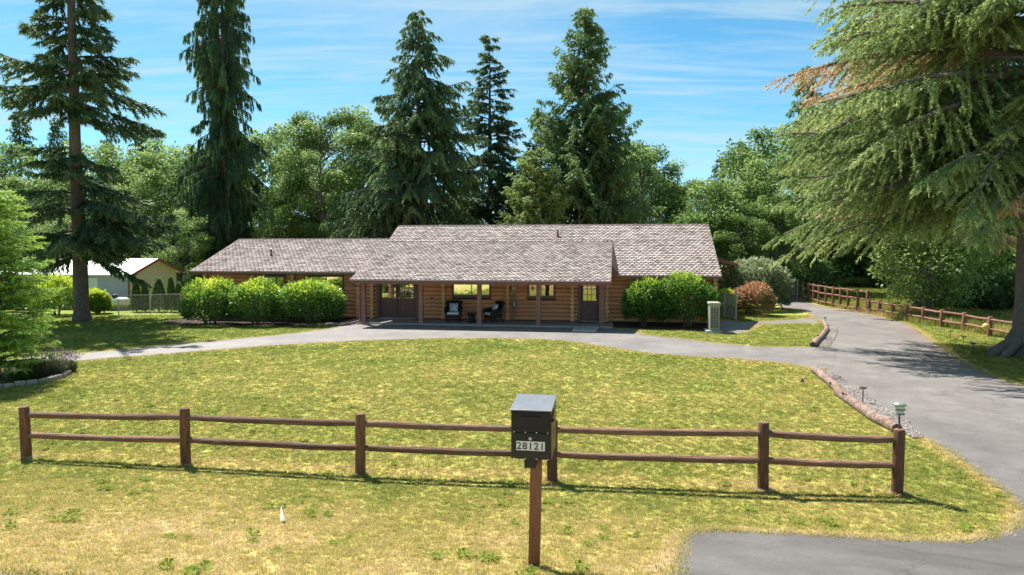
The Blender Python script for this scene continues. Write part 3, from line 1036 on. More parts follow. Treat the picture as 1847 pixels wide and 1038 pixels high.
def make_window(u0, u1, z0, z1, blind):
    f = 0.085
    y0 = VW - 0.10
    mb = MB()
    mb.box((u0, y0, z0), (u0 + f, y0 + 0.16, z1)); mb.box((u1 - f, y0, z0), (u1, y0 + 0.16, z1))
    mb.box((u0 + f, y0 + .002, z1 - f), (u1 - f, y0 + 0.158, z1)); mb.box((u0 + f, y0 + .002, z0), (u1 - f, y0 + 0.158, z0 + f))
    w = mb.build('window', 'trim_brown', house)
    um = (u0 + u1) / 2
    mb = MB()
    g = 0.028
    for a, b, yy in ((u0 + f, um + 0.02, y0 + 0.07), (um - 0.02, u1 - f, y0 + 0.105)):
        mb.box((a, yy, z0 + f), (a + g, yy + 0.03, z1 - f)); mb.box((b - g, yy, z0 + f), (b, yy + 0.03, z1 - f))
        mb.box((a + g, yy + .001, z0 + f), (b - g, yy + 0.029, z0 + f + g)); mb.box((a + g, yy + .001, z1 - f - g), (b - g, yy + 0.029, z1 - f))
        MB().box((a + g, yy + 0.012, z0 + f + g), (b - g, yy + 0.018, z1 - f - g)).build('pane', 'window_glass', w)
    mb.build('sash', 'sash' if blind < 0.5 else 'trim_brown', w)
    MB().box((u0 - 0.04, y0 - 0.035, z0 - 0.045), (u1 + 0.04, y0 + 0.10, z0 - 0.002)).build('sill', 'trim_brown', w)
    if blind:
        MB().box((um + 0.03, y0 + 0.20, z0 + 0.05), (u1 - 0.02, y0 + 0.21, z1)).build('blind', 'blind', w)
    else:
        MB().box((u0 + 0.02, y0 + 0.20, z0 + 0.05), (u1 - 0.02, y0 + 0.21, z1)).build('blind', 'blind', w)


for w in WINDOWS:
    make_window(*w)


def door_leaf(parent, u0, u1, z0, z1, yy, zg0, zg1):
    """a leaf with nine lights over a cross-buck panel"""
    m = 0.09
    mb = MB()
    mb.box((u0, yy, z0), (u1, yy + 0.045, zg0))                       # lower panel
    mb.box((u0, yy, zg0), (u0 + m, yy + 0.045, z1)); mb.box((u1 - m, yy, zg0), (u1, yy + 0.045, z1))
    mb.box((u0 + m, yy + .001, zg1), (u1 - m, yy + 0.044, z1))
    leaf = mb.build('door', 'door_brown', parent)
    # muntins
    mb = MB()
    gw = (u1 - u0 - 2 * m) / 3
    gh = (zg1 - zg0) / 3
    for i in (1, 2):
        mb.box((u0 + m + gw * i - 0.013, yy + 0.004, zg0), (u0 + m + gw * i + 0.013, yy + 0.041, zg1))
        mb.box((u0 + m, yy + 0.006, zg0 + gh * i - 0.013), (u1 - m, yy + 0.039, zg0 + gh * i + 0.013))
    mb.build('muntin', 'door_brown', leaf)
    pm = MB().box((-gw / 2 + 0.014, 0, -gh / 2 + 0.014), (gw / 2 - 0.014, 0.006, gh / 2 - 0.014)).mesh('pane', 'window_glass')
    for i in range(3):
        for k in range(3):
            link('pane', pm, leaf, (u0 + m + gw * (i + .5), yy + 0.02, zg0 + gh * (k + .5)))
    # cross-buck boards
    mb = MB()
    a, b, c, d = u0 + 0.05, u1 - 0.05, z0 + 0.08, zg0 - 0.05
    t = 0.022
    y1 = yy - t / 2
    mb.bar((a + .07, y1 - .002, c + .07), (b - .07, y1 - .002, d - .07), t, 0.075)
    mb.bar((a + .07, y1 + .001, d - .07), (b - .07, y1 + .001, c + .07), t, 0.075)
    mb.box((a, yy - t, c), (a + 0.07, yy, d)); mb.box((b - 0.07, yy - t, c), (b, yy, d))
    mb.box((a + .07, yy - t + .001, c), (b - .07, yy, c + 0.07)); mb.box((a + .07, yy - t + .001, d - 0.07), (b - .07, yy, d))
    mb.build('cross_buck', 'door_brown', leaf)
    return leaf


def make_doors():
    for (a, b, c, d), leaves, zg in ((DOORS[0], ((-6.44, -5.515), (-5.485, -4.56)), 1.14), (DOORS[1], ((3.94, 4.77),), 1.13)):
        mb = MB()
        e0, e1 = leaves[0][0] - 0.01, leaves[-1][1] + 0.01
        mb.box((a, VW - 0.11, c), (e0, VW + 0.12, d)); mb.box((e1, VW - 0.11, c), (b, VW + 0.12, d)); mb.box((e0, VW - 0.108, 2.11), (e1, VW + 0.118, d))
        mb.build('door_frame', 'trim_brown', house)
        MB().box((e0, VW - 0.10, 0.10), (e1, VW + 0.06, 0.135)).build('threshold', 'drip_metal', house)
        for i, (u0, u1) in enumerate(leaves):
            lf = door_leaf(house, u0, u1, 0.14, 2.10, VW - 0.02, zg, 2.02)
            k = u1 - 0.07 if i == 0 else u0 + 0.07
            mb = MB().tube([(k, VW - 0.02, 1.03), (k, VW - 0.09, 1.03)], [0.014, 0.014], 8)
            mb.tube([(k, VW - 0.075, 1.03), (k, VW - 0.09, 1.03), (k, VW - 0.12, 1.03)], [0.016, 0.032, 0.012], 10)
            mb.tube([(k, VW - 0.02, 1.17), (k, VW - 0.05, 1.17)], [0.028, 0.026], 10)
            mb.build('handle', 'chrome', lf, 40)
        MB().box((e0, VW + 0.5, 0.11), (e1, VW + 0.52, 2.2)).build('curtain', 'blind' if len(leaves) == 1 else 'room_dark', house)


make_doors()

# roof profile in the house frame: (v, z)
PORCH_E, PORCH_S = (-0.975, 2.234), 0.34
MAIN_E, MAIN_S, RIDGE = (1.238, 2.426), 0.5095, (6.33, 5.02)
JOIN = (4.53, 2.426 + 0.5095 * (4.53 - 1.238))
LEFT_E, LEFT_R = (1.03, 2.528), (5.80, 4.262)
UL, UR, U2R, ULW = -6.84, 5.42, 10.515, -16.52


def slab_on(mb, u0, u1, e, r, th=0.10):
    """a roof deck between two (v, z) lines"""
    (v0, z0), (v1, z1) = e, r
    d = Vector((0, v1 - v0, z1 - z0)).normalized()
    n = Vector((0, -d.z, d.y)) * th
    a = [Vector((u0, v0, z0)), Vector((u1, v0, z0)), Vector((u1, v1, z1)), Vector((u0, v1, z1))]
    b = [p - n for p in a]
    return mb.add(a + b, [(0, 1, 2, 3), (4, 7, 6, 5), (0, 4, 5, 1), (1, 5, 6, 2), (2, 6, 7, 3), (3, 7, 4, 0)])


def shingles(parent, u0, u1, e, r, seed, first=True):
    """individual tabs with notched lower corners, joined as one covering"""
    rng = np.random.default_rng(seed)
    (v0, z0), (v1, z1) = e, r
    d = Vector((0, v1 - v0, z1 - z0)); S = d.length; d.normalize()
    n = Vector((0, -d.z, d.y))
    w, ex = 0.225, 0.185
    V, Fc, T = [], [], []
    row = 0
    s = -0.03
    while s < S - 0.02:
        top = min(s + ex * 1.32, S)
        off = (row % 2) * w / 2
        k0 = int(math.floor((u0 - off) / w)) - 1
        u = k0 * w + off
        while u < u1:
            a, b = max(u + 0.003, u0), min(u + w - 0.003, u1)
            if b - a > 0.03:
                j = rng.uniform(-.008, .008)
                ch = 0.068 if b - a > 0.15 else 0.0
                h0 = 0.05 + rng.uniform(-.008, .008); h1 = 0.006
                P = []
                for (uu, ss, hh) in ((a, s + ch + j, h0 - .003), (a + ch * 1.0, s + j, h0), (b - ch * 1.0, s + j, h0), (b, s + ch + j, h0 - .003), (b, top, h1), (a, top, h1)):
                    q = Vector((uu, v0, z0)) + d * ss + n * hh
                    P.append(q)
                Q = [p - n * (h0 - 0.002) for p in P[:4]]
                o = len(V)
                V += P + Q
                Fc += [(o, o + 1, o + 2, o + 3, o + 4, o + 5), (o, o + 6, o + 7, o + 1), (o + 1, o + 7, o + 8, o + 2), (o + 2, o + 8, o + 9, o + 3)]
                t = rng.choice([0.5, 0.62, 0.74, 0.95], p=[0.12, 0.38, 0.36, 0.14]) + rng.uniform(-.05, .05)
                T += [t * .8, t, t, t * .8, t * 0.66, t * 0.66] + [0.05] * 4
            u += w
        s += ex
        row += 1
    me = bpy.data.meshes.new('shingles')
    me.from_pydata([tuple(p) for p in V], [], Fc)
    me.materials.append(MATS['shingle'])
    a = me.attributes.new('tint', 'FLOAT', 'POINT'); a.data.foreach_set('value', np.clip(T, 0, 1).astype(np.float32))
    o = link('shingles', me, parent)
    tag(o, kind='stuff')
    return o


def make_roof():
    mb = MB()
    slab_on(mb, UL, UR, PORCH_E, JOIN)
    slab_on(mb, UL, U2R, JOIN, RIDGE)
    slab_on(mb, UR + 0.001, U2R, MAIN_E, JOIN)
    slab_on(mb, ULW, UL - 0.001, LEFT_E, LEFT_R)
    rb = (RIDGE[0] * 2 - MAIN_E[0], MAIN_E[1])
    mb.add([(UL, rb[0], rb[1]), (U2R, rb[0], rb[1]), (U2R, RIDGE[0], RIDGE[1] - .001), (UL, RIDGE[0], RIDGE[1] - .001), (UL, rb[0], rb[1] - .1), (U2R, rb[0], rb[1] - .1), (U2R, RIDGE[0], RIDGE[1] - .1), (UL, RIDGE[0], RIDGE[1] - .1)],
           [(0, 3, 2, 1), (4, 5, 6, 7), (0, 1, 5, 4), (1, 2, 6, 5), (3, 0, 4, 7)])
    lb = (LEFT_R[0] * 2 - LEFT_E[0], LEFT_E[1])
    mb.add([(ULW, lb[0], lb[1]), (UL, lb[0], lb[1]), (UL, LEFT_R[0], LEFT_R[1] - .001), (ULW, LEFT_R[0], LEFT_R[1] - .001), (ULW, lb[0], lb[1] - .1), (UL, lb[0], lb[1] - .1), (UL, LEFT_R[0], LEFT_R[1] - .1), (ULW, LEFT_R[0], LEFT_R[1] - .1)],
           [(0, 3, 2, 1), (4, 5, 6, 7), (0, 1, 5, 4), (1, 2, 6, 5), (3, 0, 4, 7)])
    roof = mb.build('roof', 'soffit', house)
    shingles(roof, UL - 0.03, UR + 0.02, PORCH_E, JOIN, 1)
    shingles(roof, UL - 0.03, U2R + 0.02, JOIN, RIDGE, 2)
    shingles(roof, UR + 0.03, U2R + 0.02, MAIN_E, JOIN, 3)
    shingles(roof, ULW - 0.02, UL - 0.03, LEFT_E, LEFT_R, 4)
    # saddle between porch roof and main roof
    t = [(UR + 0.02, JOIN[0], JOIN[1] + 0.03), (UR + 0.021, 1.0, PORCH_E[1] + PORCH_S * 1.975 + 0.02), (UR + 0.38, 1.15, MAIN_E[1] + 0.03), (UR + 0.021, 1.0, MAIN_E[1] - 0.05)]
    MB().add(t, [(0, 1, 2), (1, 3, 2)]).build('valley_flashing', 'vent_metal', roof)
    # ridge caps, one piece each
    cap = MB().add([(-.5, -0.15, -0.055), (-.5, 0, 0.03), (-.5, 0.15, -0.055), (.5, -0.15, -0.068), (.5, 0, 0.012), (.5, 0.15, -0.068)], [(0, 3, 4, 1), (1, 4, 5, 2), (0, 1, 2), (0, 2, 5, 3), (3, 5, 4)]).mesh('ridge_cap', 'shingle')
    ta = cap.attributes.new('tint', 'FLOAT', 'POINT'); ta.data.foreach_set('value', [0.12] * 6)
    for a, b, (v, z) in ((UL, U2R, RIDGE), (ULW, UL, LEFT_R)):
        k = int((b - a) / 0.3)
        for i in range(k):
            c = link('ridge_cap', cap, roof, (a + (i + .5) * (b - a) / k, v, z + 0.03))
            c.scale = ((b - a) / k * 1.06, 1, 1)
    # fascia boards and drip edges along the eaves and rakes
    fm, dm = MB(), MB()
    for u0, u1, (v, z) in ((UL - 0.02, UR + 0.02, PORCH_E), (UR + 0.05, U2R, MAIN_E), (ULW, UL - 0.05, LEFT_E)):
        hgt = 0.17 if v < 0 else 0.12
        fm.box((u0, v - 0.032, z - hgt - .02), (u1, v - 0.002, z - 0.012))
        dm.box((u0 - 0.01, v - 0.055, z - 0.024), (u1 + 0.01, v - 0.0335, z + 0.012))
    for u, pts in ((U2R + 0.014, (MAIN_E, RIDGE)), (ULW - 0.014, (LEFT_E, LEFT_R)), (UR + 0.012, (PORCH_E, (1.2, PORCH_E[1] + PORCH_S * 2.175))), (UL - 0.012, (PORCH_E, (1.0, PORCH_E[1] + PORCH_S * 1.975)))):
        (v0, z0), (v1, z1) = pts
        fm.bar((u, v0, z0 - 0.085), (u, v1, z1 - 0.085), 0.026, 0.15)
    fm.build('fascia', 'fascia_red', roof)
    dm.build('drip_edge', 'drip_metal', roof)
    # vent pipes
    for u, v, e, s in ((-13.1, 3.2, LEFT_E, (LEFT_R[1] - LEFT_E[1]) / (LEFT_R[0] - LEFT_E[0])), (2.5, 5.0, MAIN_E, MAIN_S)):
        z = e[1] + s * (v - e[0])
        mb = MB().tube([(u, v, z - 0.02), (u, v, z + 0.34), (u, v - 0.03, z + 0.40)], [0.055, 0.05, 0.055], 10)
        mb.tube([(u, v, z - 0.01), (u, v, z + 0.09)], [0.11, 0.06], 10)
        mb.build('vent_pipe', 'vent_metal', roof, 45)
    # porch beam and posts
    MB().box((-6.7, -0.09, 2.20), (5.2, 0.09, 2.42)).build('porch_beam', 'post_brown', house)
    for u, v, w in ((-6.56, 0, 0.2), (-3.66, 0, 0.2), (-0.78, 0, 0.2), (2.05, 0, 0.2), (4.98, 1.25, 0.25)):
        mb = MB().box((-w / 2, -0.1, 0.10), (w / 2, 0.1, 2.20 if v == 0 else 2.8))
        mb.box((-w / 2 - 0.018, -0.118, 0.102), (w / 2 + 0.018, 0.118, 0.24))
        mb.build('porch_post', 'post_brown', house, loc=(u, v, 0), bevel=0.012)
    # slab in three pours, with the little step at the left end
    sl = MB().box((-7.75, -0.12, -0.05), (5.5, 2.02, 0.10)).build('porch_slab', 'slab', house, bevel=0.015)
    MB().box((-8.35, -0.55, -0.05), (-7.2, -0.13, 0.075)).build('step', 'concrete_pale', house, bevel=0.01)
    # gutter outlet and downspout on the left post
    p = [(-6.82, -0.98, 2.14), (-6.82, -0.95, 2.03), (-6.70, -0.12, 1.86), (-6.70, -0.10, 1.70), (-6.70, -0.14, 0.30), (-6.74, -0.22, 0.18), (-7.2, -0.95, 0.09), (-7.3, -1.15, 0.07)]
    MB().tube(p, 0.036, 8).build('downspout', 'trim_brown', house, 50)
    # back canopy seen past the right gable
    mb = MB()
    mb.add([(10.2, 9.2, 3.55), (12.6, 9.2, 2.85), (12.6, 11.5, 2.85), (10.2, 11.5, 3.55), (10.2, 9.2, 3.35), (12.6, 9.2, 2.65), (12.6, 11.5, 2.65), (10.2, 11.5, 3.35)], [(0, 1, 2, 3), (4, 7, 6, 5), (0, 4, 5, 1), (1, 5, 6, 2), (2, 6, 7, 3), (3, 7, 4, 0)])
    cn = mb.build('rear_canopy', 'trim_brown', house)
    for v in (11.0, 11.4):
        MB().box((11.2, v - 0.07, 0), (11.34, v + 0.07, 3.05)).build('canopy_post', 'post_brown', cn)
    # electric meter, conduits and boxes on the wall
    y = VW - 0.17
    mt = MB().box((0.46, y, 1.50), (0.74, y + 0.16, 1.93)).build('meter_box', 'meter_tan', house, bevel=0.008)
    MB().tube([(0.59, y, 1.74), (0.59, y - 0.05, 1.74), (0.59, y - 0.09, 1.74)], [0.085, 0.085, 0.07], 14).build('meter_dial', 'plate_white', mt, 40)
    mb = MB()
    for u, r in ((0.50, 0.02), (0.60, 0.022), (0.69, 0.02)):
        mb.tube([(u, y + 0.08, 1.5), (u, y + 0.08, 0.1)], r, 8)
    mb.tube([(0.86, y + 0.10, 0.9), (0.86, y + 0.12, 0.12)], 0.01, 6)
    mb.build('conduit', 'conduit', mt, 40)
    MB().box((0.56, y - 0.02, 0.82), (0.66, y + 0.06, 1.04)).build('junction_box', 'galvanised', mt, bevel=0.005)
    MB().box((0.80, y + 0.02, 0.88), (0.99, y + 0.12, 1.08)).build('outlet_box', 'meter_tan', mt, bevel=0.005)
    mb = MB().tube([(-3.66, VW - 0.07, 1.19), (-3.66, VW - 0.13, 1.19), (-3.66, VW - 0.16, 1.17)], [0.05, 0.045, 0.03], 8)
    mb.build('hose_tap', 'heat_dark', house, 40)
    mb = MB().box((-4.33, VW - 0.16, 1.43), (-4.27, VW - 0.10, 1.53)).build('doorbell', 'plate_white', house)
    mb = MB().tube([(5.05, 1.0, 0.14), (5.35, 0.35, 0.12), (5.5, 0.2, 0.22)], 0.03, 8)
    mb.build('drain_pipe', 'copper', house, 40)


make_roof()


# ---------------------------------------------------------------- on the porch
def wicker_chair(loc, rz, label):
    t = empty('wicker_chair', loc, rz, label, 'chair', 'dark wicker chairs on the porch')
    s = MB()
    s.box((-0.31, -0.31, 0.24), (0.31, 0.29, 0.36))
    s.box((-0.315, -0.325, 0.20), (0.315, -0.30, 0.37))
    s.build('seat', 'wicker', t, bevel=0.02)
    # fanned, rolled back
    mb = MB()
    nu, nv = 9, 7
    for layer in (0, 1):
        for j in range(nv):
            q = j / (nv - 1)
            for i in range(nu):
                p = i / (nu - 1) * 2 - 1
                w = 0.30 + 0.12 * q
                z = 0.34 + 0.62 * q + 0.05 * q * (1 - p * p)
                y = 0.26 + 0.16 * q - 0.10 * p * p * (0.6 + 0.4 * q) + (0.06 * max(0, q - 0.8) / 0.2) + layer * 0.035
                mb.v.append((p * w, y, z))
    for layer in (0, 1):
        o = layer * nu * nv
        for j in range(nv - 1):
            for i in range(nu - 1):
                a = o + j * nu + i
                f = (a, a + 1, a + nu + 1, a + nu)
                mb.f.append(f if layer == 0 else f[::-1])
    o = nu * nv
    for j in range(nv - 1):
        for i in (0, nu - 1):
            a = j * nu + i
            f = (a, a + nu, a + nu + o, a + o)
            mb.f.append(f if i == 0 else f[::-1])
    for i in range(nu - 1):
        a = (nv - 1) * nu + i
        mb.f.append((a, a + 1, a + 1 + o, a + o))
    mb.tube([(p * 0.42, 0.44 - 0.10 * p * p, 0.97 + 0.05 * (1 - p * p)) for p in [k / 5 - 1 for k in range(11)]], 0.035, 8)
    mb.build('backrest', 'wicker', t, 50)
    for sd in (-1, 1):
        mb = MB()
        pts = [(sd * 0.37, 0.30, 0.70), (sd * 0.39, 0.10, 0.66), (sd * 0.40, -0.15, 0.63), (sd * 0.40, -0.31, 0.60), (sd * 0.38, -0.36, 0.52), (sd * 0.35, -0.34, 0.40)]
        mb.tube(pts, [0.04, 0.045, 0.05, 0.05, 0.04, 0.03], 8)
        x0, x1 = sorted((sd * 0.325, sd * 0.385))
        mb.add([(x0, -0.31, 0.22), (x1, -0.31, 0.22), (x1, 0.28, 0.22), (x0, 0.28, 0.22), (x0, -0.31, 0.60), (x1, -0.31, 0.60), (x1, 0.28, 0.66), (x0, 0.28, 0.66)], [(0, 3, 2, 1), (4, 5, 6, 7), (0, 1, 5, 4), (1, 2, 6, 5), (2, 3, 7, 6), (3, 0, 4, 7)])
        mb.build('arm', 'wicker', t, 50)
        for y0, y1 in ((-0.28, -0.31), (0.25, 0.36)):
            MB().tube([(sd * 0.30, y0, 0.26), (sd * 0.31, y1, 0.0)], [0.032, 0.024], 8).build('leg', 'wicker', t, 50)
    mb = MB().box((-0.295, -0.345, 0.375), (0.295, 0.20, 0.49))
    mb.build('seat_cushion', 'cushion_cream', t, bevel=0.03)
    return t


def throw_pillow(loc, rz, tilt, label):
    mb = MB()
    n = 9
    for sgn in (-1, 1):
        for j in range(n):
            for i in range(n):
                p, q = i / (n - 1) * 2 - 1, j / (n - 1) * 2 - 1
                d = max(0.0, (1 - p ** 4) * (1 - q ** 4)) ** 0.5
                k = 1 - 0.07 * (1 - abs(p) ** 2) * abs(q) ** 3 - 0.07 * (1 - abs(q) ** 2) * abs(p) ** 3
                mb.v.append((p * 0.215 * k, sgn * 0.07 * d, q * 0.215 * k))
    for s in (0, 1):
        o = s * n * n
        for j in range(n - 1):
            for i in range(n - 1):
                a = o + j * n + i
                f = (a, a + 1, a + n + 1, a + n)
                mb.f.append(f if s == 0 else f[::-1])
    o = mb.build('throw_pillow', 'pillow_print', None, 60, loc)
    o.rotation_euler = (-tilt, 0, rz)
    tag(o, label, 'pillow', 'printed pillows on the wicker chairs')


def chair_set(u, v, rz, l1, l2):
    p = HW(u, v, 0.10)
    wicker_chair(p, rz - TH, l1)
    R = Matrix.Rotation(rz - TH, 3, 'Z')
    throw_pillow(p + R @ Vector((0, 0.09, 0.70)), rz - TH, 0.30, l2)


chair_set(-2.28, 0.95, 0.12, 'black wicker armchair facing forward left of the drum table', 'blue and white pillow in the left wicker armchair')
chair_set(-0.28, 0.95, -0.85, 'black wicker armchair turned left beside the porch post', 'blue and white pillow in the right wicker armchair')
t = empty('side_table', HW(-1.30, 0.62, 0.10), 0, 'black drum side table between the two wicker armchairs', 'table')
MB().lathe([(0.185, 0.0), (0.19, 0.02), (0.155, 0.20), (0.165, 0.30), (0.20, 0.43)], 20).build('base', 'wicker', t, 40)
MB().lathe([(0.205, 0.431), (0.22, 0.445), (0.22, 0.47), (0.20, 0.478)], 20).build('table_top', 'wicker', t, 40)
o = MB().box((-0.5, -0.26, 0), (0.5, 0.26, 0.014)).build('door_mat', 'mat_tan', None, loc=HW(-4.9, 1.55, 0.102), bevel=0.004)
o.rotation_euler.z = -TH - 0.04
tag(o, 'tan mat lying before the double doors', 'mat', 'door mats')
o = MB().box((-0.42, -0.22, 0), (0.42, 0.22, 0.014)).build('door_mat', 'mat_dark', None, loc=HW(4.25, 1.6, 0.102), bevel=0.004)
o.rotation_euler.z = -TH
tag(o, 'dark mat lying before the single door', 'mat', 'door mats')
# threshold ramp from slab to drive
rp = empty('ramp', HW(4.30, -0.14, 0.02), -TH, 'grey boarded ramp with white metal lip below the single door', 'ramp')
for i in range(4):
    x0 = -0.56 + i * 0.285
    MB().add([(x0, -1.15, 0.035), (x0 + 0.265, -1.15, 0.035), (x0 + 0.265, 0, 0.10), (x0, 0, 0.10), (x0, -1.15, 0.005), (x0 + 0.265, -1.15, 0.005), (x0 + 0.265, 0, 0.07), (x0, 0, 0.07)], [(0, 1, 2, 3), (4, 7, 6, 5), (0, 4, 5, 1), (1, 5, 6, 2), (2, 6, 7, 3), (3, 7, 4, 0)]).build('plank', 'ramp_wood', rp)
MB().bar((-0.55, -1.28, 0.018), (0.48, -1.28, 0.018), 0.24, 0.02).build('metal_lip', 'ramp_metal', rp)


# ---------------------------------------------------------------- fences
def rough_rail(p, q, r, rng, n=9, seg=7, sag=0.0):
    p, q = Vector(p), Vector(q)
    pts, rad = [], []
    for i in range(seg + 1):
        t = i / seg
        c = p.lerp(q, t) + Vector((0, 0, -sag * 4 * t * (1 - t)))
        if 0 < i < seg:
            c += Vector((rng.uniform(-.004, .004), rng.uniform(-.004, .004), rng.uniform(-.006, .006)))
        pts.append(c)
        rad.append(r * (0.72 if i in (0, seg) else 1) * rng.uniform(0.95, 1.05))
    pts.insert(1, p.lerp(q, 0.025)); rad.insert(1, r * 0.95)
    pts.insert(-1, p.lerp(q, 0.975)); rad.insert(-1, r * 0.95)
    return MB().tube(pts, rad, n, True, rng, 0.08)


def local_rail(p, q):
    """frame with x along the rail, so that the grain runs along it"""
    d = Vector(q) - Vector(p)
    return d.length, math.atan2(d.y, d.x), -math.atan2(d.z, math.hypot(d.x, d.y))


def add_rail(parent, p, q, r, rng, mat, n=9, base=Vector((0, 0, 0)), sag=0.0):
    L, az, el = local_rail(p, q)
    o = rough_rail((0, 0, 0), (L, 0, 0), r, rng, n, 7, sag).build('rail', mat, parent, 60, Vector(p) - base)
    o.rotation_euler = (0, el, az)
    return o


def make_front_fence():
    rng = random.Random(21)
    base = FENCE_PTS[2].copy()
    t = empty('front_fence', base, 0, 'two rail brown log fence across the front lawn', 'fence')
    hs = [0.90, 0.97, 1.00, 0.99, 1.04, 0.98]
    for p, h in zip(FENCE_PTS, hs):
        mb = MB()
        n = 12
        r = 0.083
        pts = [(0, 0, -0.1), (0, 0, 0.02), (0, 0, 0.3), (0, 0, 0.6), (0, 0, h - 0.02), (0, 0, h)]
        mb.tube(pts, [r * 1.03, r * 1.02, r, r * 0.99, r * 0.98, r * 0.86], n, True, rng, 0.035)
        o = mb.build('post', 'fence_post', t, 45, p - base)
        o.rotation_euler = (rng.uniform(-.012, .012), rng.uniform(-.015, .015), rng.uniform(0, 3))
        MB().tube([(0, 0, h - 0.001), (0, 0, h + 0.004)], [r * 0.8, r * 0.7], 10).build('post_cap', 'fence_rail', o)
    for i in range(5):
        a, b = FENCE_PTS[i], FENCE_PTS[i + 1]
        d = (b - a); d.z = 0; d.normalize()
        for fr in (0.84, 0.44):
            p = Vector((a.x, a.y, a.z + hs[i] * fr)) + d * 0.055
            q = Vector((b.x, b.y, b.z + hs[i + 1] * fr)) - d * 0.055
            add_rail(t, p, q, 0.054, rng, 'fence_rail', 10, base, 0.012)


make_front_fence()


def side_fence(pts, hs, fracs, label, r_post, r_rail, seed):
    rng = random.Random(seed)
    P = [G(*p) for p in pts]
    base = P[-1].copy()
    t = empty('side_fence', base, 0, label, 'fence')
    for p, h in zip(P, hs):
        o = MB().tube([(0, 0, -0.1), (0, 0, h * 0.5), (0, 0, h - 0.015), (0, 0, h)], [r_post * 1.04, r_post, r_post * 0.98, r_post * 0.85], 9, True, rng, 0.04).build('post', 'side_fence', t, 45, p - base)
        o.rotation_euler = (rng.uniform(-.02, .02), rng.uniform(-.02, .02), 0)
    for i in range(len(P) - 1):
        for f in fracs:
            jit = rng.uniform(-.012, .012)
            a = P[i] + Vector((0, 0, hs[i] * f + jit)); b = P[i + 1] + Vector((0, 0, hs[i + 1] * f + jit))
            add_rail(t, a, b, r_rail, rng, 'side_fence', 7, base, rng.uniform(0, 0.02))
    return P


def zz(*q):
    return [(1400 + a / 4.132, 490 + b / 4.132) for a, b in q]


tall = zz((160, 200), (198, 211), (241, 221), (277, 231), (317, 244), (370, 256), (424, 267), (475, 276), (533, 286), (606, 300), (678, 314))
side_fence(tall, [1.32] * 11, (0.93, 0.60, 0.17), 'tall three rail log fence along the far side of the driveway', 0.085, 0.05, 31)
low = zz((690, 316), (768, 325), (866, 346), (970, 366), (1095, 386), (1232, 414), (1400, 441), (1588, 480), (1800, 520))
LOWP = side_fence(low, [0.82] * 9, (0.86, 0.36), 'low two rail log fence running to the big trunk', 0.10, 0.055, 32)

# float hung on the low fence
pb = LOWP[-2] + Vector((-0.24, -0.12, 0.40))
fb = empty('fishing_float', pb, 0, 'round yellow float hanging on the low fence near the big trunk', 'float')
MB().lathe([(0.01, -0.15), (0.08, -0.13), (0.13, -0.07), (0.15, 0), (0.13, 0.07), (0.08, 0.13), (0.01, 0.15)], 18).build('ball', 'float_yellow', fb, 60)
MB().tube([(0, 0, 0.14), (0.05, 0.03, 0.24), (0.14, 0.08, 0.30)], 0.012, 6).build('cord', 'lamp_pole', fb)


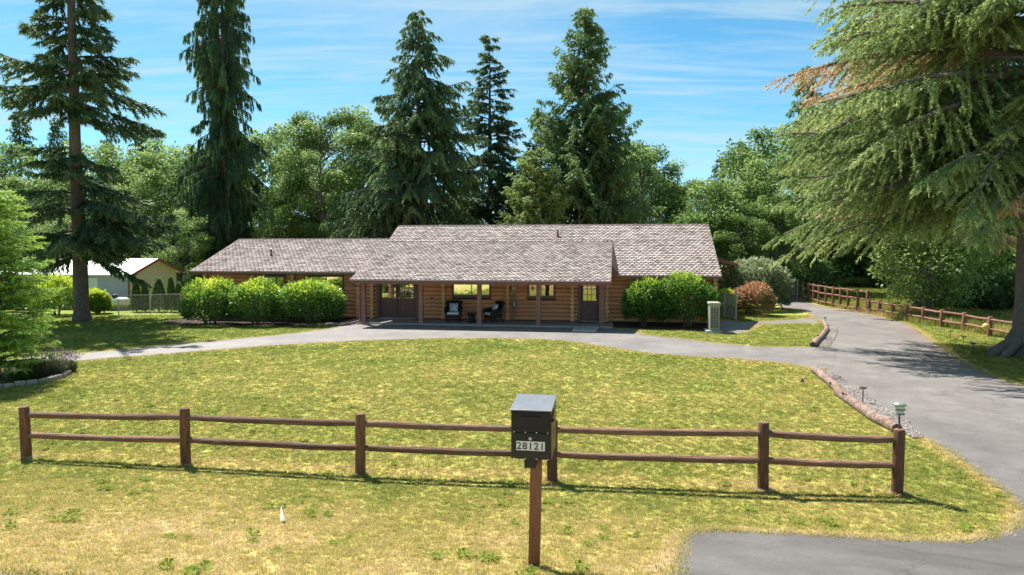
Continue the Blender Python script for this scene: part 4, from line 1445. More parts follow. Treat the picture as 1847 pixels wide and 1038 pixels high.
# ---------------------------------------------------------------- mailbox
def make_mailbox():
    D = ray(963, 1036)
    Y = 6.2
    g = at(963, 1036, Y)
    base = Vector((g.x, g.y, float(terrain(g.x, g.y))))
    t = empty('mailbox', base, -TH, 'black locking mailbox numbered 28121 on a wooden post', 'mailbox')
    zb = at(963, 818, Y).z - base.z            # underside of the box
    w, h, d = 0.362, 0.452, 0.46
    cx = 0.0
    # post
    mb = MB()
    mb.add([(-0.052, -0.05, -0.15), (0.05, -0.05, -0.15), (0.05, 0.05, -0.15), (-0.052, 0.05, -0.15), (-0.028, -0.05, zb - .004), (0.072, -0.05, zb - .004), (0.072, 0.05, zb - .004), (-0.028, 0.05, zb - .004)], [(0, 3, 2, 1), (4, 5, 6, 7), (0, 1, 5, 4), (1, 2, 6, 5), (2, 3, 7, 6), (3, 0, 4, 7)])
    mb.build('post', 'mail_post', t, bevel=0.006)
    MB().box((-0.075, -0.13, zb - 0.10), (0.03, 0.06, zb - 0.002)).build('bracket', 'box_dark', t, bevel=0.006)
    # body: a box with a lid rising to the back
    x0, x1 = -0.185, -0.185 + w
    y0, y1 = -0.20, -0.20 + d
    z0, z1 = zb, zb + h
    mb = MB().add([(x0, y0 + .006, z0), (x1, y0 + .006, z0), (x1, y1, z0), (x0, y1, z0), (x0, y0 + .006, z1 - 0.012), (x1, y0 + .006, z1 - 0.012), (x1, y1, z1 + 0.028), (x0, y1, z1 + 0.028)], [(0, 3, 2, 1), (4, 5, 6, 7), (0, 1, 5, 4), (1, 2, 6, 5), (2, 3, 7, 6), (3, 0, 4, 7)])
    body = mb.build('body', 'box_metal', t, bevel=0.006)
    lid = MB().add([(x0 - .008, y0 - .012, z1 - .012), (x1 + .008, y0 - .012, z1 - .012), (x1 + .008, y1 + .006, z1 + .030), (x0 - .008, y1 + .006, z1 + .030), (x0 - .008, y0 - .012, z1 + .002), (x1 + .008, y0 - .012, z1 + .002), (x1 + .008, y1 + .006, z1 + .042), (x0 - .008, y1 + .006, z1 + .042)], [(0, 3, 2, 1), (4, 5, 6, 7), (0, 1, 5, 4), (1, 2, 6, 5), (2, 3, 7, 6), (3, 0, 4, 7)])
    lid.build('lid', 'lid_metal', t, bevel=0.005)
    zs = z0 + h * 0.555
    up = MB().box((x0 + .008, y0 - .006, zs + .006), (x1 - .008, y0 + .005, z1 - .02)).build('upper_door', 'box_metal', t, bevel=0.004)
    lo = MB().box((x0 + .008, y0 - .006, z0 + .008), (x1 - .008, y0 + .005, zs - .008)).build('lower_door', 'box_metal', t, bevel=0.004)
    # raised border and slot on the upper door
    a, b, c, e = x0 + .035, x1 - .035, zs + .035, z1 - .045
    mb = MB()
    rr = [(a + .02, c), (b - .02, c), (b, c + .02), (b, e - .02), (b - .02, e), (a + .02, e), (a, e - .02), (a, c + .02), (a + .02, c)]
    mb.tube([(p, y0 - .007, q) for p, q in rr], 0.0028, 5)
    mb.build('embossed_border', 'box_metal', up)
    MB().box((x0 + .095, y0 - .018, z1 - .075), (x1 - .09, y0 - .0065, z1 - .058)).build('mail_slot', 'box_dark', up, bevel=0.003)
    MB().box((x0 + .11, y0 - .0085, zs + .072), (x1 - .10, y0 - .0062, zs + .076)).build('embossed_line', 'box_dark', up)
    txt(up, 'US MAIL', 0.022, (x0 + w / 2 - 0.004, y0 - .0066, zs + .092), 'box_dark', 'embossed_lettering')
    # hinge line rivets
    rv = MB().lathe([(0.006, 0), (0.0055, 0.004), (0.002, 0.006)], 8).mesh('rivet', 'chrome', 40)
    for zz_ in (zs, z0 + .012):
        for k in range(4):
            o = link('rivet', rv, t, (x0 + .03 + k * (w - .06) / 3, y0 - .006, zz_))
            o.rotation_euler = (math.pi / 2, 0, 0)
    MB().tube([(x0 + w / 2 - .005, y0 - .005, zs - .055), (x0 + w / 2 - .005, y0 - .02, zs - .055)], [0.017, 0.015], 14).build('lock', 'chrome', lo, 40)
    # number tiles
    tw, th = 0.051, 0.084
    for i, ch in enumerate('28121'):
        u0 = x0 + 0.050 + i * 0.0515
        pl = MB().box((u0, y0 - .0085, z0 + .085), (u0 + tw, y0 - .0062, z0 + .085 + th)).build('number_tile', 'plate_white', lo)
        txt(pl, ch, 0.088, (u0 + tw / 2, y0 - .0088, z0 + .085 + 0.0115), 'digit_black', 'digit')
    # carrier flag folded against the right side
    MB().add([(x1 + .002, y0 + .03, z1 - .10), (x1 + .012, y0 + .03, z1 - .10), (x1 + .012, y0 + .06, z1 - .10), (x1 + .002, y0 + .06, z1 - .10), (x1 + .002, y0 + .17, z1 - .02), (x1 + .012, y0 + .17, z1 - .02), (x1 + .012, y0 + .21, z1 - .03), (x1 + .002, y0 + .21, z1 - .03)], [(0, 3, 2, 1), (4, 5, 6, 7), (0, 1, 5, 4), (1, 2, 6, 5), (2, 3, 7, 6), (3, 0, 4, 7)]).build('flag', 'flag_red', t)
    MB().tube([(x1, y0 + .045, z1 - .10), (x1 + .022, y0 + .045, z1 - .10)], 0.014, 10).build('flag_pivot', 'box_dark', t)


def txt(parent, s, size, loc, mat, name):
    """flat lettering facing -y, turned into mesh"""
    cu = bpy.data.curves.new(name, 'FONT')
    cu.body = s; cu.size = size; cu.align_x = 'CENTER'
    cu.extrude = 0.0006
    if name == 'digit':
        cu.offset = 0.0012
    tmp = bpy.data.objects.new(name, cu)
    COL.objects.link(tmp)
    dg = bpy.context.evaluated_depsgraph_get()
    me = bpy.data.meshes.new_from_object(tmp.evaluated_get(dg))
    bpy.data.objects.remove(tmp)
    me.materials.clear(); me.materials.append(MATS[mat])
    o = link(name, me, parent, loc)
    o.rotation_euler = (math.pi / 2, 0, 0)
    return o


make_mailbox()


# ---------------------------------------------------------------- lamps, border logs, small things
def tiered_lamp(loc):
    t = empty('tiered_lamp', loc, 0, 'green and cream tiered garden lamp on the last front fence post', 'lamp')
    t.scale = (0.84, 0.84, 0.95)
    MB().tube([(0, 0, 0), (0, 0, 0.23)], 0.016, 10).build('stem', 'lamp_pole', t, 40)
    MB().lathe([(0.075, 0.228), (0.085, 0.235), (0.085, 0.25), (0.07, 0.256)], 20).build('lower_ring', 'lamp_green', t, 40)
    MB().lathe([(0.07, 0.2565), (0.072, 0.30)], 20).build('lower_shade', 'lamp_cream', t, 40)
    MB().lathe([(0.078, 0.3005), (0.093, 0.306), (0.093, 0.318), (0.075, 0.324)], 20).build('middle_ring', 'lamp_green', t, 40)
    MB().lathe([(0.075, 0.3245), (0.078, 0.37)], 20).build('upper_shade', 'lamp_cream', t, 40)
    MB().lathe([(0.088, 0.3705), (0.108, 0.376), (0.11, 0.392), (0.09, 0.412), (0.05, 0.424), (0.005, 0.428)], 20).build('cap', 'lamp_green', t, 40)


tiered_lamp(FENCE_PTS[5] + Vector((0, 0, 0.985)))


def path_light(p, h, r, label, lean=0.0):
    t = empty('path_light', p, 0, label, 'path light', 'solar path lights beside the driveway')
    t.rotation_euler = (lean, lean * 0.6, 0)
    MB().tube([(0, 0, -0.05), (0, 0, h - r * 0.8)], 0.014, 8).build('stake', 'lamp_pole', t, 40)
    MB().lathe([(0.02, h - r * 0.85), (r * 0.55, h - r * 0.45), (r * 0.85, h - 0.022)], 16).build('lens', 'lamp_cream', t, 40)
    MB().lathe([(r * 0.95, h - 0.0215), (r, h - 0.012), (r * 0.96, h), (r * 0.3, h + 0.012), (0.005, h + 0.013)], 16).build('cap', 'heat_dark', t, 40)


path_light(G(1556, 729), 0.40, 0.085, 'small path light standing in the gravel by the long border log')
path_light(G(1488, 586), 0.36, 0.09, 'small path light at the far end of the curved border log')
path_light(G(1714, 612), 0.34, 0.10, 'path light on the right verge nearest the low fence')
path_light(G(1737, 622), 0.34, 0.10, 'middle path light of three beside the big trunk', 0.03)
path_light(G(1752, 638), 0.38, 0.11, 'tilted path light on the right verge nearest the driveway', 0.12)


def border_log(pts, r, label, seed, split=None):
    rng = random.Random(seed)
    P = [G(*p) + Vector((0, 0, r * 0.75)) for p in pts]
    base = Vector((P[0].x, P[0].y, 0))
    t = empty('border_log', base, 0, label, 'border log', 'logs edging the lawns')
    Q = [Vector(q) for q in resample([tuple(p - base) for p in P], 0.3, False)]
    n = len(Q)
    pts_, rad = [], []
    for i, q in enumerate(Q):
        if 0 < i < n - 1:
            q = q + Vector((rng.uniform(-.02, .02), rng.uniform(-.02, .02), rng.uniform(-.015, .015)))
        pts_.append(q); rad.append(r * rng.uniform(0.88, 1.06) * (1 - 0.15 * i / n))
    MB().tube(pts_, rad, 13, True, rng, 0.10).build('trunk', 'dead_log', t, 55)
    for e, dirv in ((0, Q[0] - Q[1]), (-1, Q[-1] - Q[-2])):
        dv = dirv.normalized()
        MB().tube([Q[e] - dv * 0.01, Q[e] + dv * 0.012], [rad[e] * 0.93, rad[e] * 0.88], 11).build('sawn_end', 'bark', t)
    for k in range(max(1, n // 5)):
        i = rng.randrange(1, max(2, n - 1))
        a = Q[min(i, n - 1)]
        d = Vector((rng.uniform(-1, 1), rng.uniform(-1, 1), rng.uniform(0.4, 1))).normalized()
        MB().tube([a + d * r * 0.8, a + d * r * 1.35], [r * 0.28, r * 0.16], 6).build('knot', 'bark', t)


border_log([(1469, 671), (1495, 693), (1513, 712)], 0.128, 'upper short half of the long log edging the front lawn', 41)
border_log([(1513, 713), (1545, 737), (1582, 763), (1618, 782)], 0.125, 'long weathered log edging the front lawn toward the fence post', 42)
border_log([(1466, 627), (1474, 618), (1483, 610)], 0.13, 'thick near piece of the curved log border on the island lawn', 43)
border_log([(1484, 609), (1490, 600), (1491, 594)], 0.115, 'middle piece of the curved log border on the island lawn', 44)
border_log([(1491, 593), (1488, 588), (1485, 583)], 0.10, 'thin far piece of the curved log border on the island lawn', 45)

g = G(510, 943)
o = MB().add([(-0.03, 0, 0), (0.03, -0.012, 0), (0.035, 0.012, 0), (-0.028, 0.02, 0), (-0.008, 0.0, 0.20), (0.0, 0.004, 0.20)], [(0, 1, 5, 4), (1, 2, 5), (2, 3, 4, 5), (3, 0, 4)]).build('marker_flag', 'flag_white', None, loc=g)
o.rotation_euler = (0.05, -0.06, 0.3)
tag(o, 'small white marker flag standing in the dry verge', 'marker')
g = G(1447, 690)
sp = empty('sprinkler', g, 0.4, 'small dark sprinkler head in the lawn by the long border log', 'sprinkler')
MB().lathe([(0.05, -0.02), (0.05, 0.05), (0.035, 0.06), (0.03, 0.09)], 12).build('base', 'heat_dark', sp, 40)
MB().tube([(0, 0, 0.08), (0.07, 0, 0.11), (0.14, 0.01, 0.10)], [0.03, 0.022, 0.012], 8).build('nozzle', 'block', sp, 40)


def make_heat_pump():
    p = G(1291, 601)
    t = empty('heat_pump', p + Vector((0, 0.35, 0)), -TH, 'cream outdoor heat pump unit beside the clipped hedge', 'heat pump')
    MB().box((-0.36, -0.40, -0.02), (0.32, 0.55, 0.10)).build('pad', 'concrete_pale', t, bevel=0.01)
    MB().box((-0.20, -0.30, 0.12), (0.22, 0.48, 1.22)).build('cabinet', 'heat_pump', t, bevel=0.015)
    MB().box((-0.24, -0.34, 1.221), (0.26, 0.52, 1.33)).build('hood', 'heat_pump', t, bevel=0.03)
    MB().box((-0.165, -0.312, 0.20), (0.165, -0.301, 1.12)).build('coil', 'heat_dark', t)
    for k in range(13):
        z = 0.21 + k * 0.072
        MB().box((-0.17, -0.324, z), (0.17, -0.313, z + 0.022)).build('grille_slat', 'heat_pump', t)
    for k in range(4):
        x = -0.175 + k * 0.11
        MB().box((x, -0.332, 0.20), (x + 0.02, -0.3245, 1.12)).build('grille_bar', 'heat_pump', t)
    for x in (-0.17, 0.19):
        for y in (-0.25, 0.43):
            MB().box((x - 0.03, y - 0.03, 0.10), (x + 0.03, y + 0.03, 0.12)).build('foot', 'heat_dark', t)


make_heat_pump()


def mesh_panel(mb, a, b, z0, z1, step, r):
    """woven wire between two ground points"""
    a, b = Vector(a), Vector(b)
    L = (b - a).length; d = (b - a).normalized(); H = z1 - z0
    k = -H
    while k < L:
        for s in (1, -1):
            p0, p1 = max(0, k), min(L, k + H)
            if p1 - p0 > 0.02:
                q0, q1 = p0 - k, p1 - k
                if s < 0: q0, q1 = H - q0, H - q1
                mb.tube([a + d * p0 + Vector((0, 0, z0 + q0)), a + d * p1 + Vector((0, 0, z0 + q1))], r, 3, False)
        k += step


def wire_fence(pts, h, name, label, cat, step=0.12, r=0.002):
    base = Vector(pts[0])
    P = [Vector(p) - base for p in pts]
    t = empty(name, base, 0, label, cat)
    for p in P:
        MB().tube([p, p + Vector((0, 0, h + 0.06))], 0.03, 8).build('post', 'galvanised', t, 40)
    for a, b in zip(P[:-1], P[1:]):
        MB().tube([a + Vector((0, 0, h)), b + Vector((0, 0, h))], 0.02, 6).build('top_rail', 'galvanised', t, 40)
        mb = MB()
        mesh_panel(mb, a, b, 0.03, h, step, r)
        tag(mb.build('wire_mesh', 'galvanised', t), kind='stuff')
    return t


wire_fence([G(214, 571), G(271, 569), G(327, 567)], 1.15, 'chain_link_fence', 'low chain link fence before the arborvitae row', 'fence')
a, b = G(1306, 574), G(1327, 578)
gt = empty('garden_gate', Vector(b), 0, 'small wire garden gate beside the red leaved shrub', 'gate')
aa = Vector(a) - Vector(b)
for q, h in ((aa, 1.40), (Vector((0, 0, 0)), 1.50)):
    MB().box((q.x - 0.045, q.y - 0.045, 0), (q.x + 0.045, q.y + 0.045, h)).build('post', 'ramp_wood', gt, bevel=0.01)
for z in (0.12, 0.72, 1.32):
    MB().bar(aa + Vector((0.05, 0, z)), Vector((-0.05, 0, z)), 0.04, 0.06).build('rail', 'galvanised', gt)
mb = MB(); mesh_panel(mb, aa, (0, 0, 0), 0.12, 1.32, 0.09, 0.005)
tag(mb.build('wire_mesh', 'galvanised', gt), kind='stuff')
# slatted chain link gate at the far end of the drive
a, b = G(1422, 540), G(1438, 541)
cg = empty('slatted_gate', Vector(b), 0, 'grey slatted gate where the driveway meets the wood', 'gate')
aa = Vector(a) - Vector(b) + Vector((-0.6, 1.0, 0))
for q in (aa, aa * 0.5, Vector((0, 0, 0))):
    MB().tube([q, q + Vector((0, 0, 1.5))], 0.035, 8).build('post', 'galvanised', cg, 40)
for z in (0.1, 1.42):
    MB().tube([aa + Vector((0, 0, z)), Vector((0, 0, z))], 0.022, 6).build('rail', 'galvanised', cg, 40)
for k in range(18):
    q = aa * ((k + 0.5) / 18)
    MB().bar(q + Vector((0, 0, 0.06)), q + Vector((0, 0, 1.45)), 0.012, aa.length / 18 * 0.8).build('slat', 'grey_slat', cg)


def make_shed():
    Y0 = 43.2
    c = G(235, 557)
    t = empty('metal_shed', (c.x, c.y, 0), -0.03, 'long low shed with white metal roof behind the tall fir', 'shed')
    W_, Dp, e, r = 9.5, 5.6, 2.15, 3.0
    MB().box((-W_, 0, 0), (0, 0.12, e)).build('front_wall', 'shed_wall', t)
    MB().box((-W_, Dp - 0.12, 0), (0, Dp, e)).build('back_wall', 'shed_wall', t)
    for x in (0, -W_ + 0.12):
        MB().add([(x - .12, 0.12, 0), (x, 0.12, 0), (x, Dp - .12, 0), (x - .12, Dp - .12, 0), (x - .12, 0.12, e), (x, 0.12, e), (x, Dp - .12, e), (x - .12, Dp - .12, e), (x - .12, Dp / 2, r), (x, Dp / 2, r)], [(0, 1, 5, 4), (2, 3, 7, 6), (1, 2, 6, 9, 5), (0, 4, 8, 7, 3), (4, 5, 9, 8), (6, 7, 8, 9), (0, 3, 2, 1)]).build('gable_wall', 'shed_gable', t)
    mb = MB()
    for s in (0, 1):
        y0, y1 = (-0.35, Dp / 2) if s == 0 else (Dp + 0.35, Dp / 2)
        z0 = e - 0.35 * (r - e) / (Dp / 2) + 0.02
        mb.add([(-W_ - .3, y0, z0), (0.3, y0, z0), (0.3, y1, r + 0.02 + s * .001), (-W_ - .3, y1, r + 0.02 + s * .001), (-W_ - .3, y0, z0 + .06), (0.3, y0, z0 + .06), (0.3, y1, r + .08 + s * .001), (-W_ - .3, y1, r + .08 + s * .001)], [(0, 3, 2, 1), (4, 5, 6, 7), (0, 1, 5, 4), (1, 2, 6, 5), (2, 3, 7, 6), (3, 0, 4, 7)])
    rf = mb.build('roof', 'shed_roof', t)
    z0 = e - 0.35 * (r - e) / (Dp / 2) + 0.02
    for k in range(33):
        x = -W_ - .2 + k * 0.305
        MB().bar((x, -0.345, z0 + .07), (x, Dp / 2, r + .09), 0.035, 0.03).build('roof_rib', 'shed_roof', rf)
    for y0, y1 in ((-0.35, Dp / 2), (Dp + .35, Dp / 2)):
        MB().bar((0.315, y0, z0 - .01), (0.315, y1, r + .0), 0.03, 0.16).build('rake_trim', 'shed_trim', rf)
    MB().box((-0.10, -0.02, 0), (0.02, 0.0, e)).build('corner_trim', 'shed_trim', t)
    MB().box((-4.4, -0.03, 0.0), (-2.0, -0.001, 1.9)).build('door', 'tank_white', t)
    MB().tube([(-6.3, Dp / 2 - 1, r - .4), (-6.3, Dp / 2 - 1, r + .5)], 0.09, 10).build('flue', 'galvanised', t, 40)


make_shed()
p = G(208, 560)
tk = empty('propane_tank', p, 0.05, 'white propane tank lying beside the shed and tall fir', 'tank')
MB().tube([(-0.86, 0, 0.5), (-0.84, 0, 0.5), (-0.76, 0, 0.5), (-0.62, 0, 0.5), (0.62, 0, 0.5), (0.76, 0, 0.5), (0.84, 0, 0.5), (0.86, 0, 0.5)], [0.02, 0.14, 0.24, 0.29, 0.29, 0.24, 0.14, 0.02], 18).build('vessel', 'tank_white', tk, 50)
MB().lathe([(0.16, 0.76), (0.16, 0.90), (0.13, 0.95), (0.02, 0.97)], 14).build('dome', 'heat_dark', tk, 50)
for x in (-0.5, 0.5):
    MB().box((x - 0.05, -0.22, 0.0), (x + 0.05, 0.22, 0.26)).build('foot', 'concrete_pale', tk)


# curved block edging of the bed at the left
def make_edging():
    rng = random.Random(8)
    pts = [(-40, 706), (0, 701), (30, 697), (60, 693), (90, 688), (112, 682), (124, 676), (116, 668)]
    L = resample([tuple(G(*p).xy) for p in pts], 0.1, False)
    base = Vector((L[0][0], L[0][1], 0))
    t = empty('block_edging', base, 0, 'curved edging of rough blocks round the left flower bed', 'edging')
    acc = 0; last = L[0]
    bm_ = [MB().box((-0.125, -0.08, 0), (0.125, 0.08, 0.12)).mesh('block', 'block') for _ in range(1)]
    d = np.concatenate([[0], np.cumsum(np.linalg.norm(np.diff(L, axis=0), axis=1))])
    s = 0.13
    while s < d[-1]:
        x = np.interp(s, d, L[:, 0]); y = np.interp(s, d, L[:, 1])
        x2 = np.interp(s + 0.05, d, L[:, 0]); y2 = np.interp(s + 0.05, d, L[:, 1])
        o = link('block', bm_[0], t, Vector((x, y, -0.01)) - base, 0.012)
        o.rotation_euler = (rng.uniform(-.05, .05), rng.uniform(-.05, .05), math.atan2(y2 - y, x2 - x) + rng.uniform(-.08, .08))
        o.scale = (rng.uniform(.92, 1.02), rng.uniform(.85, 1.1), rng.uniform(.85, 1.15))
        s += 0.262
    bed = [tuple(G(*p).xy) for p in pts] + [tuple(G(60, 655).xy), tuple(G(-60, 660).xy)]
    o, _, _ = sheet('flower_bed', bed, 0.02, 'soil', 0.5, 0.2, 0.02, 51)
    tag(o, 'dark soil bed behind the block edging at the left', kind='structure')


make_edging()


# ---------------------------------------------------------------- vegetation
def norm(a):
    return a / np.maximum(np.linalg.norm(a, axis=-1, keepdims=True), 1e-9)


def leaf_mesh(name, B, D, L, W, tint, mat, rng, flat=0.6, mid=0.5, k=4):
    """one small rhombic face for each leaf or spray of needles"""
    N = len(B)
    D = norm(D)
    up = np.array([0, 0, 1.0]) * flat + rng.normal(0, 1, (N, 3)) * (1 - flat)
    S = norm(np.cross(D, up))
    L = np.asarray(L)[:, None]; W = np.asarray(W)[:, None]
    if k == 4:
        V = np.stack([B, B + D * L * mid + S * W / 2, B + D * L, B + D * L * mid - S * W / 2], 1)
    else:                                    # slim sprays of needles: one triangle
        V = np.stack([B - S * W / 2, B + S * W / 2, B + D * L], 1)
    V = V.reshape(-1, 3).astype(np.float32)
    me = bpy.data.meshes.new(name)
    me.vertices.add(k * N); me.vertices.foreach_set('co', V.ravel())
    me.loops.add(k * N); me.loops.foreach_set('vertex_index', np.arange(k * N, dtype=np.int32))
    me.polygons.add(N); me.polygons.foreach_set('loop_start', np.arange(0, k * N, k, dtype=np.int32))
    me.update(calc_edges=True)
    a = me.attributes.new('tint', 'FLOAT', 'POINT'); a.data.foreach_set('value', np.repeat(np.clip(tint, 0, 1), k).astype(np.float32))
    me.materials.append(MATS[mat])
    return me


class Leaves:
    def __init__(self):
        self.B, self.D, self.L, self.W, self.T = [], [], [], [], []

    def add(self, B, D, L, W, T):
        self.B.append(B); self.D.append(D); self.L.append(L); self.W.append(W); self.T.append(T)

    def mesh(self, name, mat, rng, flat=0.6, mid=0.5, k=4):
        c = np.concatenate
        return leaf_mesh(name, c(self.B), c(self.D), c(self.L), c(self.W), c(self.T), mat, rng, flat, mid, k)


def conifer(seed, H, rad, zb, nb, el=0.1, droop=0.35, up=0.0, tw=0.42, tstep=0.3, lf=14, L=0.3, W=0.08, drape=0.4, hang=0.0, tdrop=0.3,
            jit=0.3, trunk_r=0.3, tintb=0.35, tips=0.3, dead=0.0, zpow=0.9, flare=1.25, sect=None, twang=1.05, bare=0.0, lean=(0, 0), thin=None, maxz=None):
    """trunk, whorled boughs, side twigs and sprays of needles. rad(f): bough length at height fraction f of the crown"""
    rng = np.random.default_rng(seed)
    pr = random.Random(seed)
    lv, wood = Leaves(), MB()
    n = 14
    pts = [(lean[0] * (i / n) ** 2 + rng.normal(0, .02) * (i > 0), lean[1] * (i / n) ** 2 + rng.normal(0, .02) * (i > 0), H * i / n - (0.2 if i == 0 else 0)) for i in range(n + 1)]
    rr = [trunk_r * (1 - i / n) ** 0.85 + 0.012 for i in range(n + 1)]
    pts.insert(1, (0, 0, H * 0.012)); rr.insert(1, trunk_r * 1.12); rr[0] = trunk_r * flare * 1.15
    pts.insert(2, (0, 0, H * 0.03)); rr.insert(2, trunk_r * 1.0)
    wood.tube(pts, rr, 12, True, pr, 0.05)
    for i in range(nb):
        f = ((i + rng.uniform(0, 1)) / nb) ** zpow
        z = zb + (H - zb) * f
        if maxz and z > maxz: continue
        Lb = rad(f) * rng.uniform(1 - jit, 1 + jit * 0.7)
        if Lb < 0.12: Lb = 0.12
        az = rng.uniform(0, 2 * np.pi)
        if sect and rng.uniform() < sect[2]:
            az = sect[0] + rng.uniform(-1, 1) * sect[1]
        if sect and len(sect) > 3: Lb *= 1 + sect[3] * max(0.0, math.cos(az - sect[0])) ** 2
        if thin and thin(f, az, rng): continue
        e = el + rng.normal(0, 0.10) + 0.25 * f
        dr = droop * rng.uniform(0.7, 1.3)
        dh = np.array([np.cos(az), np.sin(az), 0.0])
        bt = pts[0]
        ox, oy = lean[0] * (z / H) ** 2, lean[1] * (z / H) ** 2

        def path(s):
            s = np.asarray(s)[:, None]
            return np.array([ox, oy, z]) + dh * (Lb * s * (1 - 0.08 * s)) + np.array([0, 0, 1.0]) * Lb * (e * s - dr * s ** 2 + up * s ** 4)
        wood.tube(path(np.linspace(0, 0.94, 5)), [max(0.012, 0.018 * Lb + 0.006) * k for k in (1.0, 0.8, 0.58, 0.36, 0.16)], 4, False)
        nt = max(5, int(Lb / tstep))
        s = np.sort(np.clip(np.concatenate([rng.uniform(0.10 + bare, 1, nt), [0.97, 1.0]]), 0, 1))
        P = path(s)
        nt = len(s)
        sd = np.where(np.arange(nt) % 2 == 0, 1, -1)
        ang = sd * (twang - 0.45 * s) * rng.uniform(0.65, 1.2, nt)
        ang[-1] = 0
        ca, sa = np.cos(az + ang), np.sin(az + ang)
        slope = e - 2 * dr * s + 4 * up * s ** 3
        TD = np.stack([ca, sa, slope * 0.6 - tdrop * rng.uniform(0.4, 1.3, nt)], -1)
        TD = norm(TD * (1 - hang) + np.array([0, 0, -1.0]) * hang)
        tl = np.clip(Lb * tw * (1.08 - s) * rng.uniform(0.65, 1.25, nt), 0.22, 2.6) + 0.08
        isdead = rng.uniform() < dead
        tb = tintb + rng.normal(0, 0.10)
        nl = np.maximum(4, (lf * tl).astype(int))
        idx = np.repeat(np.arange(nt), nl)
        t = rng.uniform(0.0, 1, len(idx))
        M = len(idx)
        B = P[idx] + TD[idx] * (tl[idx] * t)[:, None] + np.array([0, 0, -1.0]) * (tdrop * 0.5 * tl[idx] * t ** 2)[:, None]
        B = B + rng.normal(0, 0.02, (M, 3)) * L / 0.2
        D = TD[idx] * 0.75 + rng.normal(0, 0.42, (M, 3)) + np.array([0, 0, -drape])
        sz = rng.uniform(0.55, 1.35, M)
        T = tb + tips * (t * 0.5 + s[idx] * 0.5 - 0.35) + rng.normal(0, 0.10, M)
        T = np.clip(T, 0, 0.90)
        if isdead: T = np.clip(0.97 + rng.normal(0, 0.03, M), 0.9, 1)
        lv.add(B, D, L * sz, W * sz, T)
        # needles along the bough itself
        k = int(lf * Lb * 0.5)
        ss = rng.uniform(0.12 + bare, 1, k)
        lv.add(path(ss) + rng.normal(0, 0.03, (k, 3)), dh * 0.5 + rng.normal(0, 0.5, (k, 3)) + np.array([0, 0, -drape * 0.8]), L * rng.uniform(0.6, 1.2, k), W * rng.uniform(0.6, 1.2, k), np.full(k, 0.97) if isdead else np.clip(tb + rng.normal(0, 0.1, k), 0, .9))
    return lv, wood


def broadleaf(seed, H, R, zb, ncl, nleaf, L, trunk_r, clr=1.0, tintb=0.5, asp=0.62):
    rng = np.random.default_rng(seed); pr = random.Random(seed)
    lv, wood = Leaves(), MB()
    ctr = np.array([0, 0, zb + (H - zb) * 0.5]); ez = (H - zb) * 0.5
    tp = [(0, 0, -0.2)]
    for i in range(1, 7):
        tp.append((rng.normal(0, .12), rng.normal(0, .12), H * 0.8 * i / 6))
    wood.tube(tp, [trunk_r * 1.2, trunk_r * .95, trunk_r * .8, trunk_r * .62, trunk_r * .45, trunk_r * .3, trunk_r * .12], 9, True, pr, 0.06)
    tp = np.array(tp)
    for i in range(ncl):
        d = rng.normal(0, 1, 3); d /= np.linalg.norm(d)
        r = rng.uniform(0.35, 1.0) ** 0.55
        k = 1 + 0.16 * math.sin(3.1 * d[0] + seed) + 0.13 * math.sin(4.3 * d[2] + 2 * d[1])
        c = ctr + d * np.array([R, R, ez]) * r * k
        if c[2] < 0.4: c[2] = 0.4
        z0 = np.clip(c[2] - rng.uniform(0.25, 0.55) * np.hypot(c[0], c[1]) - 0.4, H * 0.06, H * 0.72)
        b0 = np.array([np.interp(z0, tp[:, 2], tp[:, 0]), np.interp(z0, tp[:, 2], tp[:, 1]), z0])
        m = b0 * 0.5 + c * 0.5 + np.array([0, 0, 0.12 * np.linalg.norm(c - b0)]) + rng.normal(0, .12, 3)
        wood.tube([b0, b0 * .65 + m * .35 + [0, 0, .1], m, m * .4 + c * .6, c], [trunk_r * .28, trunk_r * .2, trunk_r * .13, trunk_r * .08, 0.012], 4, False)
        n = int(nleaf / ncl * rng.uniform(0.6, 1.4))
        cr = clr * rng.uniform(0.6, 1.25)
        q = rng.normal(0, 1, (n, 3)); q = norm(q) * (rng.uniform(0, 1, (n, 1)) ** 0.45)
        B = c + q * np.array([cr, cr, cr * asp])
        D = np.stack([q[:, 0], q[:, 1], q[:, 2] * 0.4 - 0.25], -1) + rng.normal(0, 0.55, (n, 3))
        sz = rng.uniform(0.5, 1.35, n) * rng.uniform(0.75, 1.15)
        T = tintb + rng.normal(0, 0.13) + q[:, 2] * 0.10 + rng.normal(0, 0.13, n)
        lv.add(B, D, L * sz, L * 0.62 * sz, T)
    return lv, wood


